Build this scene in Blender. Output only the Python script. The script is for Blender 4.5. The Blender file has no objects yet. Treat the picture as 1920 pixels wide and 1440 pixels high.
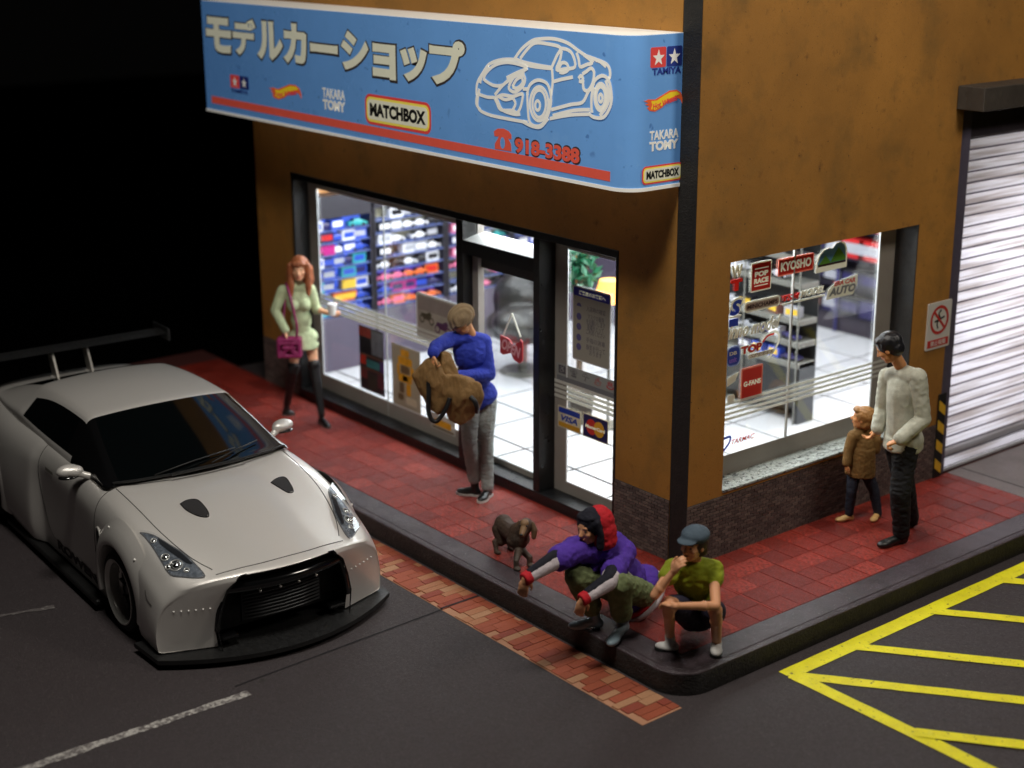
import bpy, bmesh, math, random
from mathutils import Vector, Matrix, Quaternion, noise
from mathutils.bvhtree import BVHTree
R=math.radians
rnd=random.Random(7)
scene=bpy.context.scene
COL=scene.collection

# ---------------------------------------------------------------- camera
CF=2845.762; CPOS=Vector((7.5291,-7.7398,4.8081)); CYAW=.8952; CPIT=.2856; CROL=-.0033; PPX=-2.93; PPY=-43.11
FW=Vector((-math.sin(CYAW)*math.cos(CPIT),math.cos(CYAW)*math.cos(CPIT),-math.sin(CPIT)))
RT0=Vector((math.cos(CYAW),math.sin(CYAW),0)); UP0=RT0.cross(FW)
RT=RT0*math.cos(CROL)+UP0*math.sin(CROL); UP=-RT0*math.sin(CROL)+UP0*math.cos(CROL)
FH=Vector((-math.sin(CYAW),math.cos(CYAW),0))
cam_d=bpy.data.cameras.new('camera'); cam=bpy.data.objects.new('camera',cam_d); COL.objects.link(cam)
cam_d.sensor_width=36; cam_d.lens=CF/1920*36; cam_d.shift_x=-PPX/1920; cam_d.shift_y=PPY/1920
cam_d.clip_start=.1; cam_d.clip_end=200
cam.matrix_world=Matrix.Translation(CPOS)@Matrix(((RT.x,UP.x,-FW.x),(RT.y,UP.y,-FW.y),(RT.z,UP.z,-FW.z))).to_4x4()
cam_d.dof.use_dof=True; cam_d.dof.focus_distance=11.2; cam_d.dof.aperture_fstop=.6
scene.camera=cam
# ---------------------------------------------------------------- world: a dark room
w=bpy.data.worlds.new("World"); scene.world=w; w.use_nodes=True
w.node_tree.nodes['Background'].inputs[0].default_value=(.9,.85,.8,1)
w.node_tree.nodes['Background'].inputs[1].default_value=.0011
scene.view_settings.view_transform='Standard'; scene.view_settings.look='None'
scene.view_settings.exposure=0; scene.view_settings.gamma=1
# ---------------------------------------------------------------- lamps
def area(name,loc,target,size,power,col,size_y=None):
    l=bpy.data.lights.new(name,'AREA'); l.energy=power; l.color=col; l.size=size
    if size_y: l.shape='RECTANGLE'; l.size_y=size_y
    o=bpy.data.objects.new(name,l); COL.objects.link(o); o.location=loc
    o.rotation_euler=(Vector(target)-Vector(loc)).to_track_quat('-Z','Y').to_euler()
    return o
area('room_lamp',(1.0,-3.8,9.0),(-.6,-2.2,0),1.6,450,(1,.95,.87))
area('room_fill_lamp',(4.9,2.3,7.2),(-.6,.2,.8),1.5,190,(1,.91,.80))
area('shop_ceiling_lamp',(-3.1,1.5,2.42),(-3.1,1.5,0),5.4,160,(.93,.97,1),1.6)
area('shop_ceiling_lamp',(-3.1,4.2,2.42),(-3.1,4.2,0),5.4,120,(.93,.97,1),2.6)
area('added_spill_strip',(-3.1,.30,2.27),(-3.1,-1.9,0),4.4,36,(.95,.97,1),.06)  # unseen strip added to spill light from the shopfront onto the pavement
area('added_side_spill_strip',(-.44,1.4,2.32),(1.0,1.4,0),1.9,24,(.95,.97,1),.06)  # second unseen strip, added to throw light out of the side window
area('cabinet_lamp',(-5.35,.75,2.2),(-6,.75,1.2),.9,7,(.75,.85,1),.1)

# ---------------------------------------------------------------- helpers
def at(u,v,ax,val):
    d=FW*CF+RT*(u-960-PPX)-UP*(v-720-PPY); i='xyz'.index(ax)
    return CPOS+d*((val-CPOS[i])/d[i])
def jp(ref,u,v,s=0):
    """point seen at photo pixel u,v on the upright plane through ref, s metres further away"""
    d=FW*CF+RT*(u-960-PPX)-UP*(v-720-PPY)
    return CPOS+d*(((Vector(ref)-CPOS).dot(FH)+s)/d.dot(FH))
def lin(c):
    return tuple((x/255/12.92 if x/255<=.04045 else ((x/255+.055)/1.055)**2.4) for x in c)
MATS={}
def mat(name,col,rough=.5,metal=0,bump=None,var=None,coat=0,spec=.5,speck=None,emit=None,alpha=None,trans=0,sheen=0,stain=None,flake=None,sss=0,trl=0):
    """col linear rgb; bump=(scale,strength); var=(scale,amount); speck=(scale,threshold,col); stain=(scale,lo,hi,col)"""
    if name in MATS: return MATS[name]
    m=bpy.data.materials.new(name); m.use_nodes=True; nt=m.node_tree; N=nt.nodes; L=nt.links
    b=N['Principled BSDF']; b.inputs['Base Color'].default_value=(*col,1); b.inputs['Roughness'].default_value=rough
    b.inputs['Metallic'].default_value=metal; b.inputs['Coat Weight'].default_value=coat; b.inputs['Coat Roughness'].default_value=.08
    b.inputs['Specular IOR Level'].default_value=spec; b.inputs['Transmission Weight'].default_value=trans
    if sss: b.inputs['Subsurface Weight'].default_value=sss; b.inputs['Subsurface Radius'].default_value=(.02,.01,.006)
    if emit: b.inputs['Emission Color'].default_value=(*emit[0],1); b.inputs['Emission Strength'].default_value=emit[1]
    if alpha is not None: b.inputs['Alpha'].default_value=alpha
    tc=N.new('ShaderNodeTexCoord'); src=tc.outputs['Object']
    cur=None
    def mix(fac,a,bb,mode='MIX'):
        x=N.new('ShaderNodeMix'); x.data_type='RGBA'; x.blend_type=mode
        if isinstance(fac,(int,float)): x.inputs[0].default_value=fac
        else: L.new(fac,x.inputs[0])
        for i,q in ((6,a),(7,bb)):
            if isinstance(q,tuple): x.inputs[i].default_value=(*q,1)
            else: L.new(q,x.inputs[i])
        return x.outputs[2]
    def nz(sc,det=4,ro=.6):
        n=N.new('ShaderNodeTexNoise'); n.inputs['Scale'].default_value=sc; n.inputs['Detail'].default_value=det; n.inputs['Roughness'].default_value=ro
        L.new(src,n.inputs['Vector']); return n.outputs['Fac']
    def ramp(f,lo,hi):
        r=N.new('ShaderNodeMapRange'); r.inputs[1].default_value=lo; r.inputs[2].default_value=hi; L.new(f,r.inputs[0]); return r.outputs[0]
    cur=tuple(col)
    if var:
        f=ramp(nz(var[0]),.3,.7); a=var[1]
        cur=mix(f,tuple(c*(1-a) for c in col),tuple(min(1,c*(1+a)) for c in col))
    if stain:
        for st in (stain if isinstance(stain,list) else [stain]):
            cur=mix(ramp(nz(st[0],6,.65),st[1],st[2]),cur,tuple(st[3]))
    if speck:
        for sp in (speck if isinstance(speck,list) else [speck]):
            cur=mix(ramp(nz(sp[0],2,.5),sp[1],sp[1]+.05),cur,tuple(sp[2]))
    if not isinstance(cur,tuple): L.new(cur,b.inputs['Base Color'])
    if bump:
        bl=bump if isinstance(bump,list) else [bump]; prev=None
        for sc,st in bl:
            bn=N.new('ShaderNodeBump'); bn.inputs['Strength'].default_value=st; bn.inputs['Distance'].default_value=.01
            L.new(nz(sc,5,.6),bn.inputs['Height'])
            if prev: L.new(prev,bn.inputs['Normal'])
            prev=bn.outputs['Normal']
        L.new(prev,b.inputs['Normal'])
        if var or stain: 
            rr=N.new('ShaderNodeMapRange'); rr.inputs[1].default_value=.3; rr.inputs[2].default_value=.7
            rr.inputs[3].default_value=max(.05,rough-.12); rr.inputs[4].default_value=min(1,rough+.12)
            L.new(nz(bl[0][0]*.3),rr.inputs[0]); L.new(rr.outputs[0],b.inputs['Roughness'])
    if trl:
        t=N.new('ShaderNodeBsdfTranslucent'); x=N.new('ShaderNodeMixShader'); x.inputs[0].default_value=trl
        if isinstance(cur,tuple): t.inputs[0].default_value=(*cur,1)
        else: L.new(cur,t.inputs[0])
        L.new(b.outputs[0],x.inputs[1]); L.new(t.outputs[0],x.inputs[2]); L.new(x.outputs[0],N['Material Output'].inputs[0])
    MATS[name]=m; return m
def glassmat(name,tint=(1,1,1),refl=.10,rough=.02):
    if name in MATS: return MATS[name]
    m=bpy.data.materials.new(name); m.use_nodes=True; nt=m.node_tree; N=nt.nodes; L=nt.links
    N.remove(N['Principled BSDF']); out=N['Material Output']
    t=N.new('ShaderNodeBsdfTransparent'); t.inputs[0].default_value=(*tint,1)
    g=N.new('ShaderNodeBsdfGlossy'); g.inputs['Roughness'].default_value=rough
    fr=N.new('ShaderNodeFresnel'); fr.inputs[0].default_value=1.45
    mm=N.new('ShaderNodeMath'); mm.operation='MULTIPLY'; mm.inputs[1].default_value=refl*8; L.new(fr.outputs[0],mm.inputs[0]); mm.use_clamp=True
    x=N.new('ShaderNodeMixShader'); L.new(mm.outputs[0],x.inputs[0]); L.new(t.outputs[0],x.inputs[1]); L.new(g.outputs[0],x.inputs[2]); L.new(x.outputs[0],out.inputs[0])
    MATS[name]=m; return m

def link(o,parent=None):
    COL.objects.link(o)
    if parent is not None: o.parent=parent
    return o
def tag(o,label=None,cat=None,group=None,kind=None):
    if label: o['label']=label
    if cat: o['category']=cat
    if group: o['group']=group
    if kind: o['kind']=kind
    return o
def empty(name,loc,label,cat,group=None,rz=0):
    o=bpy.data.objects.new(name,None); o.empty_display_size=.1; o.location=loc; o.rotation_euler=(0,0,rz); COL.objects.link(o)
    return tag(o,label,cat,group)
def smooth(me,ang=None):
    me.polygons.foreach_set('use_smooth',[True]*len(me.polygons))
    if ang is not None: me.set_sharp_from_angle(angle=R(ang))
def obj(name,bm,m,parent=None,sm=False,local=True):
    """bm is in world coordinates when parent has a location; it is moved into the parent's frame"""
    me=bpy.data.meshes.new(name); bmesh.ops.recalc_face_normals(bm,faces=bm.faces) if sm!='raw' else None
    bm.to_mesh(me); bm.free()
    for q in (m if isinstance(m,(list,tuple)) else [m]): me.materials.append(q)
    if sm and sm!='raw': smooth(me, sm if not isinstance(sm,bool) else None)
    o=bpy.data.objects.new(name,me); link(o,parent)
    if parent is not None and not local: me.transform(world_of(parent).inverted())
    return o
def world_of(o):
    M=Matrix.LocRotScale(o.location,o.rotation_euler,o.scale)
    return world_of(o.parent)@M if o.parent else M
def wobj(name,bm,m,parent=None,sm=False): return obj(name,bm,m,parent,sm,local=False)
def BM(): return bmesh.new()
def box(bm,x0,x1,y0,y1,z0,z1,bev=0,mi=0):
    vs=[bm.verts.new(p) for p in ((x0,y0,z0),(x1,y0,z0),(x1,y1,z0),(x0,y1,z0),(x0,y0,z1),(x1,y0,z1),(x1,y1,z1),(x0,y1,z1))]
    fs=[bm.faces.new([vs[i] for i in f]) for f in ((3,2,1,0),(4,5,6,7),(0,1,5,4),(1,2,6,5),(2,3,7,6),(3,0,4,7))]
    for f in fs: f.material_index=mi
    if bev:
        es={e for f in fs for e in f.edges}
        r=bmesh.ops.bevel(bm,geom=list(es),offset=bev,segments=1,affect='EDGES')
        for f in r['faces']: f.material_index=mi
    return bm
def B(x0,x1,y0,y1,z0,z1,bev=0): return box(BM(),x0,x1,y0,y1,z0,z1,bev)
def frustum(bm,p0,p1,r0,r1,seg=12,cap=True):
    p0=Vector(p0);p1=Vector(p1);d=(p1-p0)
    if d.length<1e-6: return
    q=d.to_track_quat('Z','Y'); a=[];b=[]
    for i in range(seg):
        t=2*math.pi*i/seg; c=Vector((math.cos(t),math.sin(t),0))
        a.append(bm.verts.new(p0+q@(c*r0))); b.append(bm.verts.new(p1+q@(c*r1)))
    for i in range(seg):
        j=(i+1)%seg; bm.faces.new((a[i],a[j],b[j],b[i]))
    if cap: bm.faces.new(a[::-1]); bm.faces.new(b)
def ell(bm,c,r,q=None,u=16,v=10):
    M=Matrix.Translation(Vector(c))@((q.to_matrix().to_4x4()) if q else Matrix.Identity(4))@Matrix.Diagonal((*r,1))
    bmesh.ops.create_uvsphere(bm,u_segments=u,v_segments=v,radius=1,matrix=M)
def cap(bm,p0,p1,r0,r1,seg=14):
    ell(bm,p0,(r0,)*3,None,seg,8); ell(bm,p1,(r1,)*3,None,seg,8); frustum(bm,p0,p1,r0*.995,r1*.995,seg)
def chain(bm,pts,rs,seg=14):
    for i in range(len(pts)-1): cap(bm,pts[i],pts[i+1],rs[i],rs[i+1],seg)
def tube(bm,pts,r,seg=8,closed=False):
    pts=[Vector(p) for p in pts]; n=len(pts); rings=[]; prev=None
    rs=r if isinstance(r,(list,tuple)) else [r]*n
    for i,p in enumerate(pts):
        t=(pts[(i+1)%n]-pts[i-1]) if (closed or 0<i<n-1) else (pts[1]-pts[0] if i==0 else pts[-1]-pts[-2])
        t.normalize()
        if prev is None: a=t.orthogonal().normalized()
        else: a=(prev-t*prev.dot(t)).normalized()
        prev=a; b=t.cross(a)
        rings.append([bm.verts.new(p+(a*math.cos(2*math.pi*k/seg)+b*math.sin(2*math.pi*k/seg))*rs[i]) for k in range(seg)])
    for i in range(n if closed else n-1):
        A=rings[i];Bq=rings[(i+1)%n]
        for k in range(seg): bm.faces.new((A[k],A[(k+1)%seg],Bq[(k+1)%seg],Bq[k]))
    if not closed: bm.faces.new(rings[0][::-1]); bm.faces.new(rings[-1])
def crom(pts,n=6,closed=False):
    pts=[Vector(p) for p in pts]; out=[]; m=len(pts)
    for i in range(m if closed else m-1):
        p0=pts[i-1] if (closed or i>0) else pts[0]; p1=pts[i]; p2=pts[(i+1)%m]; p3=pts[(i+2)%m] if (closed or i+2<m) else pts[-1]
        for k in range(n):
            t=k/n; out.append(.5*((2*p1)+(-p0+p2)*t+(2*p0-5*p1+4*p2-p3)*t*t+(-p0+3*p1-3*p2+p3)*t**3))
    if not closed: out.append(pts[-1])
    return out
class Plane:
    """flat surface: origin o, unit u to the right, unit v up, n out of it"""
    def __init__(s,o,u,v): s.o=Vector(o); s.u=Vector(u).normalized(); s.v=Vector(v).normalized(); s.n=s.u.cross(s.v)
    def p(s,a,b,h=0): return s.o+s.u*a+s.v*b+s.n*h
def plate(bm,pl,pts,h0,h1,mi=0):
    """polygon pts (a,b) on plane extruded from height h0 to h1"""
    lo=[bm.verts.new(pl.p(a,b,h0)) for a,b in pts]; hi=[bm.verts.new(pl.p(a,b,h1)) for a,b in pts]
    n=len(pts); fs=[bm.faces.new(hi),bm.faces.new(lo[::-1])]
    for i in range(n): fs.append(bm.faces.new((lo[i],lo[(i+1)%n],hi[(i+1)%n],hi[i])))
    for f in fs: f.material_index=mi
    return fs
def rrect(a0,a1,b0,b1,r,n=4):
    out=[]
    for cx,cy,s in ((a1-r,b1-r,0),(a0+r,b1-r,90),(a0+r,b0+r,180),(a1-r,b0+r,270)):
        for k in range(n+1):
            t=R(s+90*k/n); out.append((cx+r*math.cos(t),cy+r*math.sin(t)))
    return out
def ribbon(bm,pl,pts,wd,h0,h1,closed=False,sm=5,mi=0):
    P=[Vector((a,b,0)) for a,b in pts]
    if sm: P=crom(P,sm,closed)
    n=len(P); L_=[];R_=[]
    for i in range(n):
        t=(P[(i+1)%n]-P[i-1]) if (closed or 0<i<n-1) else (P[1]-P[0] if i==0 else P[-1]-P[-2])
        if t.length<1e-9: t=Vector((1,0,0))
        t.normalize(); m_=Vector((-t.y,t.x,0))*wd/2
        L_.append(P[i]+m_);R_.append(P[i]-m_)
    for i in range(n if closed else n-1):
        j=(i+1)%n
        q=[(L_[i].x,L_[i].y),(R_[i].x,R_[i].y),(R_[j].x,R_[j].y),(L_[j].x,L_[j].y)]
        v=[bm.verts.new(pl.p(a,b,h1)) for a,b in q]; f=bm.faces.new(v); f.material_index=mi
        if h1>h0:
            lo=[bm.verts.new(pl.p(a,b,h0)) for a,b in q]
            for k in (0,2) if not (i==0 or i==n-2) else (0,1,2,3):
                kk=(k+1)%4; f=bm.faces.new((v[k],lo[k],lo[kk],v[kk])); f.material_index=mi
_fc={}
def text(name,s,pl,a0,a1,b0,b1,m,parent,h=0,ext=.0015,bold=0,shear=0,world=True,space=1,keep=False):
    """lettering stretched to fill the rectangle a0..a1 x b0..b1 of a plane"""
    key=(s,bold,shear,space)
    if key not in _fc:
        c=bpy.data.curves.new('lettering','FONT'); c.body=s; c.size=1; c.offset=bold; c.shear=shear; c.resolution_u=3; c.space_character=space; c.space_line=.85
        c.align_x='CENTER'; c.extrude=.05
        o=bpy.data.objects.new('lettering',c); COL.objects.link(o)
        dg=bpy.context.evaluated_depsgraph_get(); me=bpy.data.meshes.new_from_object(o.evaluated_get(dg)); me.materials.clear()
        bpy.data.objects.remove(o); bpy.data.curves.remove(c); _fc[key]=me
    src=_fc[key]; me=src.copy(); me.name=name
    xs=[v.co.x for v in me.vertices]; ys=[v.co.y for v in me.vertices]
    if not xs: return None
    x0,x1,y0,y1=min(xs),max(xs),min(ys),max(ys); sx=(a1-a0)/(x1-x0); sy=(b1-b0)/(y1-y0)
    for v in me.vertices:
        a=a0+(v.co.x-x0)*sx; b=b0+(v.co.y-y0)*sy; v.co=pl.p(a,b,h+(ext if v.co.z>0 else 0))
    me.materials.append(m)
    o=bpy.data.objects.new(name,me); link(o,parent)
    if parent is not None: me.transform(world_of(parent).inverted())
    return o
def evalmesh(o,drop=True):
    dg=bpy.context.evaluated_depsgraph_get(); me=bpy.data.meshes.new_from_object(o.evaluated_get(dg),depsgraph=dg)
    if drop:
        old=o.data; o.modifiers.clear(); o.data=me
        if old.users==0: bpy.data.meshes.remove(old)
    return me
def melt(name,bm,m,parent,vox=.006,it=6,fac=.5,wr=None,dec=None):
    """join overlapping solids (world coordinates) into one smooth continuous skin; wr=(amp,freq,stretch)"""
    me=bpy.data.meshes.new(name); bm.to_mesh(me); bm.free()
    o=bpy.data.objects.new(name,me); COL.objects.link(o)
    r=o.modifiers.new('r','REMESH'); r.mode='VOXEL'; r.voxel_size=vox; r.adaptivity=0
    s=o.modifiers.new('s','SMOOTH'); s.factor=fac; s.iterations=it
    if dec: d=o.modifiers.new('d','DECIMATE'); d.ratio=dec
    me=evalmesh(o); me.name=name
    if wr:
        for a,fq,st in (wr if isinstance(wr,list) else [wr]):
            nn=[v.normal.copy() for v in me.vertices]
            for v,n in zip(me.vertices,nn):
                p=Vector((v.co.x*fq*st[0],v.co.y*fq*st[1],v.co.z*fq*st[2]))
                k=noise.noise(p)+.5*noise.noise(p*2.1); k=1-2*abs(k)
                v.co+=n*(a*k)
    me.materials.clear(); me.materials.append(m); smooth(me)
    if parent is not None: o.parent=parent; me.transform(world_of(parent).inverted())
    return o
# ================================================================ materials of the place
RZ=-.166; KA=1.2925; KB=1.2548; SA=.3831
asphalt=mat('asphalt',lin((62,54,56)),.6,0,[(170,.9),(40,.3)],(95,.30),speck=[(130,.68,lin((128,122,118))),(9,.74,lin((50,45,44)))],stain=[(.9,.45,.8,lin((62,55,57))),(46,.5,.7,lin((56,50,51)))])
tile_mats=[mat('red_paving_%d'%i,lin(c),.22,0,[(230,.6),(36,.4)],(9,.3),spec=.6,speck=(120,.72,lin(s))) for i,(c,s) in enumerate([((150,50,38),(160,80,66)),((138,44,34),(152,72,60)),((158,56,44),(170,86,70)),((130,42,34),(146,68,58))])]
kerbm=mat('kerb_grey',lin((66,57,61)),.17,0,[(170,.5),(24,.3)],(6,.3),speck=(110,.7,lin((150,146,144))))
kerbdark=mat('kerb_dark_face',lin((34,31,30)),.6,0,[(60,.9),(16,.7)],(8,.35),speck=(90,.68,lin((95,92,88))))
concrete=mat('grey_concrete',lin((122,114,113)),.6,0,[(150,.4),(20,.2)],(3,.14),speck=(100,.7,lin((150,142,140))))
yellowm=mat('yellow_road_paint',lin((246,234,24)),.5,0,[(160,.6)],(6,.12),stain=[(26,.60,.70,lin((105,98,50))),(70,.62,.72,lin((170,160,40)))])
whitem=mat('worn_white_paint',lin((190,186,180)),.6,0,[(160,.4)],None,stain=[(34,.42,.56,lin((100,94,93))),(9,.55,.7,lin((104,98,97)))])
jointm=mat('dark_joint',lin((26,22,26)),.8)
black=mat('black_plastic',lin((22,22,24)),.42,0,[(90,.12)],(10,.2))
def structure(o): o['kind']='structure'; return o
# road as one sheet, black table round it
table=structure(obj('table',B(-40,40,-40,40,-.34,-.30),mat('black_cloth',(.0015,.0015,.0015),1,0,None,None,spec=0)))
bm=BM(); box(bm,-7.5,6.5,-7.5,8.5,-.296,RZ); road=structure(obj('road',bm,asphalt))
# joints and lines on the road
bm=BM()
def sheet(bm,pts,z=RZ+.004):
    v=[bm.verts.new((x,y,z)) for x,y in pts]; return bm.faces.new(v)
def strip(bm,a,b,wd,z=RZ+.004,seg=1,jit=0):
    a=Vector((*a,0));b=Vector((*b,0));t=(b-a).normalized();n=Vector((-t.y,t.x,0))*wd/2
    pts=[a+(b-a)*i/seg for i in range(seg+1)]
    l=[(p+n*(1+jit*rnd.uniform(-1,1))) for p in pts]; r=[(p-n*(1+jit*rnd.uniform(-1,1))) for p in pts]
    for i in range(seg): sheet(bm,[(r[i].x,r[i].y),(r[i+1].x,r[i+1].y),(l[i+1].x,l[i+1].y),(l[i].x,l[i].y)],z)
bm=BM(); strip(bm,(-.80,-3.45),(-.872,-KA-SA-.004),.016,seg=30,jit=.35); wobj('road_joint',bm,jointm,road)
bm=BM(); strip(bm,(-.70,-5.6),(-.665,-3.42),.075,seg=24,jit=.25); wobj('white_line',bm,whitem,road)
bm=BM(); strip(bm,(-3.1,-5.1),(-2.75,-3.9),.05,seg=24,jit=.5); strip(bm,(-3.45,-4.9),(-3.3,-4.4),.03,seg=10,jit=.5); strip(bm,(-4.6,-4.3),(-4.2,-3.95),.02,seg=10,jit=.5)
wobj('scuffed_white_line',bm,mat('scuffed_paint',lin((150,147,142)),.7,0,[(160,.4)],None,stain=[(30,.33,.45,lin((96,90,89)))]),road)
# yellow hatching
_yz=[0]
def Y(*a,**k):
    _yz[0]+=1; b=BM(); strip(b,*a,z=RZ+.004+.0006*_yz[0],**k); return wobj('yellow_line',b,yellowm,road)
Y((1.36+.07,-.46),(1.36+.07,6.5),.13,seg=60,jit=.04)
Y((1.49,-.415),(5.2,-.415),.115,seg=30,jit=.05)
dh=Vector((math.cos(R(37.5)),math.sin(R(37.5))))
for y0 in (-.46,.26,1.16,2.03,2.9,3.8,4.7):
    L_=1.9 if y0<0 else 3.2
    s=Vector((1.44,y0-.03 if y0>0 else y0+.02)); Y((s.x,s.y),(s.x+dh.x*L_,s.y+dh.y*L_),.105,seg=20,jit=.06)
for x0 in (2.5,3.25): Y((x0-.04,-.40),(x0+dh.x*2.2,-.365+dh.y*2.2),.105,seg=16,jit=.06)
# red brick strip along the kerb
strip_base=structure(obj('brick_strip',B(-7.3,1.30,-KA-SA,-KA-.03,RZ-.02,RZ+.003),mat('mortar',lin((178,130,100)),.8,0,(120,.4))))
bms=[mat('strip_brick_%d'%i,lin(c),.62,0,[(110,.5),(26,.3)],(14,.22),stain=[(20,.56,.72,lin(c2))]) for i,(c,c2) in enumerate([((160,78,52),(186,128,92)),((168,84,56),(140,62,44)),((178,120,84),(164,88,60)),((148,66,48),(176,108,78)),((184,136,100),(168,100,70))])]
brick_me=[]
for i,m in enumerate(bms):
    b=B(-.5,.5,-.5,.5,-.5,.5,.04); me=bpy.data.meshes.new('brick'); b.to_mesh(me); b.free(); me.materials.append(m); brick_me.append(me)
def piece(name,me,parent,loc,sc,rz=0,tilt=0):
    o=bpy.data.objects.new(name,me); link(o,parent); o.location=loc; o.scale=sc; o.rotation_euler=(tilt*rnd.uniform(-1,1),tilt*rnd.uniform(-1,1),rz); return o
nb=0; rows=[]; x=1.285
stuffbm=BM()
while x>-4.6:
    wd=.071+rnd.uniform(-.008,.012); off=rnd.uniform(-.11,.09); ys=-KA-SA+.006+off
    while ys<-KA-.04:
        ln=.185+rnd.uniform(-.05,.05); a=max(ys,-KA-SA+.006); b_=min(ys+ln,-KA-.03)
        if b_-a>.03 and x-wd>-8:
            if nb<300 and not(abs(x-wd/2+.875)<.0): piece('brick',rnd.choices(brick_me,[5,4,3,4,2])[0],strip_base,(x-wd/2,(a+b_)/2,RZ+.0035+rnd.uniform(0,.003)),(wd-.004,b_-a-.005,.012),tilt=.008); nb+=1
            else: box(stuffbm,x-wd,x-.006,a,b_-.006,RZ,RZ+.008)
        ys+=ln
    x-=wd
s=wobj('brick_row',stuffbm,bms[0],strip_base); s['kind']='stuff'
wobj('strip_joint',B(-.886,-.866,-KA-SA+.001,-KA-.031,RZ+.002,RZ+.0125),jointm,strip_base)
# ---------------- pavement slab with a rounded corner, kerb, red tiles
def slab_outline(ins,r):
    ka=-(KA-ins);kb=KB-ins; pts=[(-7.9,ka)]
    for k in range(9):
        t=R(-90+90*k/8); pts.append((kb-r+r*math.cos(t),ka+r+r*math.sin(t)))
    pts.append((kb,8.2)); return pts
PZ=Plane((0,0,0),(1,0,0),(0,1,0))
bm=BM(); o_=slab_outline(.27,.12)+[(-.05,8.2),(-.05,.05),(-7.9,.05)]; plate(bm,PZ,o_,-.16,-.012)
pavement=structure(obj('pavement',bm,mat('tile_joint',lin((74,28,24)),.8,0,(100,.4))))
# kerb: profile swept round the corner
outer=slab_outline(0,.26); inner=slab_outline(.262,.12)
bm=BM(); rings=[]
for (xo,yo),(xi,yi) in zip(outer,inner):
    o=Vector((xo,yo,0)); i=Vector((xi,yi,0)); d=(i-o).normalized()
    prof=[(0,-.17),(0,-.012),(.004,-.004),(.012,0),(.05,.003),(.055,-.003),(.062,-.003),(.066,.002),((i-o).length,.002),((i-o).length,-.17)]
    rings.append([bm.verts.new(o+d*a+Vector((0,0,z))) for a,z in prof])
for A,Bq in zip(rings,rings[1:]):
    for k in range(len(A)-1):
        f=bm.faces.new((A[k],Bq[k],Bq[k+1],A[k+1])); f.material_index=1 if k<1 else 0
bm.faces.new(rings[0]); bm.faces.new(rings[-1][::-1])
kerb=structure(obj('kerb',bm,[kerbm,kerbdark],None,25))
tme=[]
for m in tile_mats:
    b=B(-.5,.5,-.5,.5,-.5,.5,.02); me=bpy.data.meshes.new('paving_tile'); b.to_mesh(me); b.free(); me.materials.append(m); tme.append(me)
tp=.2
def tile(x0,x1,y0,y1):
    w_=min(x1-x0,y1-y0)
    if w_<.02: return 0
    piece('paving_tile',rnd.choice(tme),pavement,((x0+x1)/2,(y0+y1)/2,-.006+rnd.uniform(-.001,.0015)),(x1-x0-.005,y1-y0-.005,.014),tilt=.004); return 1
nt_=0
ya=-(KA-.268); xb=KB-.268
x=xb
while x>-7.4:
    y=ya; 
    while y<-.002:
        if x>-5.9 or True: nt_+=tile(max(x-tp,-7.85),x,y,min(y+tp,-.002))
        y+=tp
    x-=tp
y=-.002
while y<3.30:
    x=xb
    while x>.005:
        nt_+=tile(max(x-tp,.004),x,y,min(y+tp,3.3)); x-=tp
    y+=tp
print('tiles',nt_)
wobj('concrete_apron',B(.004,xb,3.306,8.15,-.02,.001),concrete,pavement)
wobj('apron_joint',B(.01,xb-.01,3.50,3.512,-.0,.0022),jointm,pavement)
# ================================================================ shop building
wallm=mat('ochre_render',lin((166,115,46)),.7,0,[(240,.5),(14,.3)],(.8,.22),stain=[(2.2,.5,.75,lin((128,94,42))),(7,.6,.78,lin((112,74,30))),(24,.6,.72,lin((140,98,42)))],speck=[(38,.70,lin((62,40,16))),(110,.66,lin((124,86,36)))])
blackm=mat('black_frame',lin((16,17,19)),.38,0,[(60,.15)],(8,.3),speck=(60,.74,lin((70,72,74))))
darkrev=mat('dark_reveal',lin((28,27,26)),.6,0,[(70,.8),(20,.4)],(12,.3),speck=(70,.68,lin((60,60,58))))
acry=mat('grey_printed_border',lin((150,144,136)),.45,0,[(120,.1)],(4,.06),trl=.12)
edgel=mat('bright_acrylic_edge',lin((235,240,242)),.3)
glass=glassmat('clear_glass',(.97,.985,.98),.02)
plinthm=[mat('plinth_brick_%d'%i,lin(c),.8,0,(120,.3),(10,.2)) for i,c in enumerate([(96,82,78),(84,71,68),(106,92,86)])]
darkgrey=mat('dark_grey_panel',lin((70,66,72)),.6,0,(60,.15),(5,.1))
bld=empty('shop_building',(0,0,0),'ochre corner shop building with black framed shopfront, side window and white roller shutter','building')
XL=-6.347; E_=.185
# front wall
bm=BM(); box(bm,XL,-5.64,0,.2,0,2.352); box(bm,-.80,-E_,0,.2,0,2.352); box(bm,XL,-E_,0,.2,2.352,6.2)
wobj('front_wall',bm,wallm,bld)
bm=BM(); box(bm,-E_+.002,-.0015,.0,.008,0,6.2,.002); wobj('corner_edge',bm,darkrev,bld)
bm=BM(); box(bm,XL,XL+.2,.2,6.6,0,6.2); wobj('end_wall',bm,wallm,bld)
bm=BM(); box(bm,XL,-.2,6.4,6.6,0,6.2); wobj('rear_wall',bm,wallm,bld)
# side wall with window opening and shutter opening
By0,By1,Bz0,Bz1=.382,2.641,.535,2.343; SH0,SH1,SHZ=3.13,6.45,3.24
bm=BM(); box(bm,-.18,0,.009,.2,0,6.2); box(bm,-.2,0,.2,By0,0,6.2); box(bm,-.2,0,By1,SH0,0,6.2); box(bm,-.2,0,By0,By1,0,Bz0); box(bm,-.2,0,By0,By1,Bz1,6.2); box(bm,-.2,0,SH0,6.6,SHZ,6.2)
wobj('side_wall',bm,wallm,bld)
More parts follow.
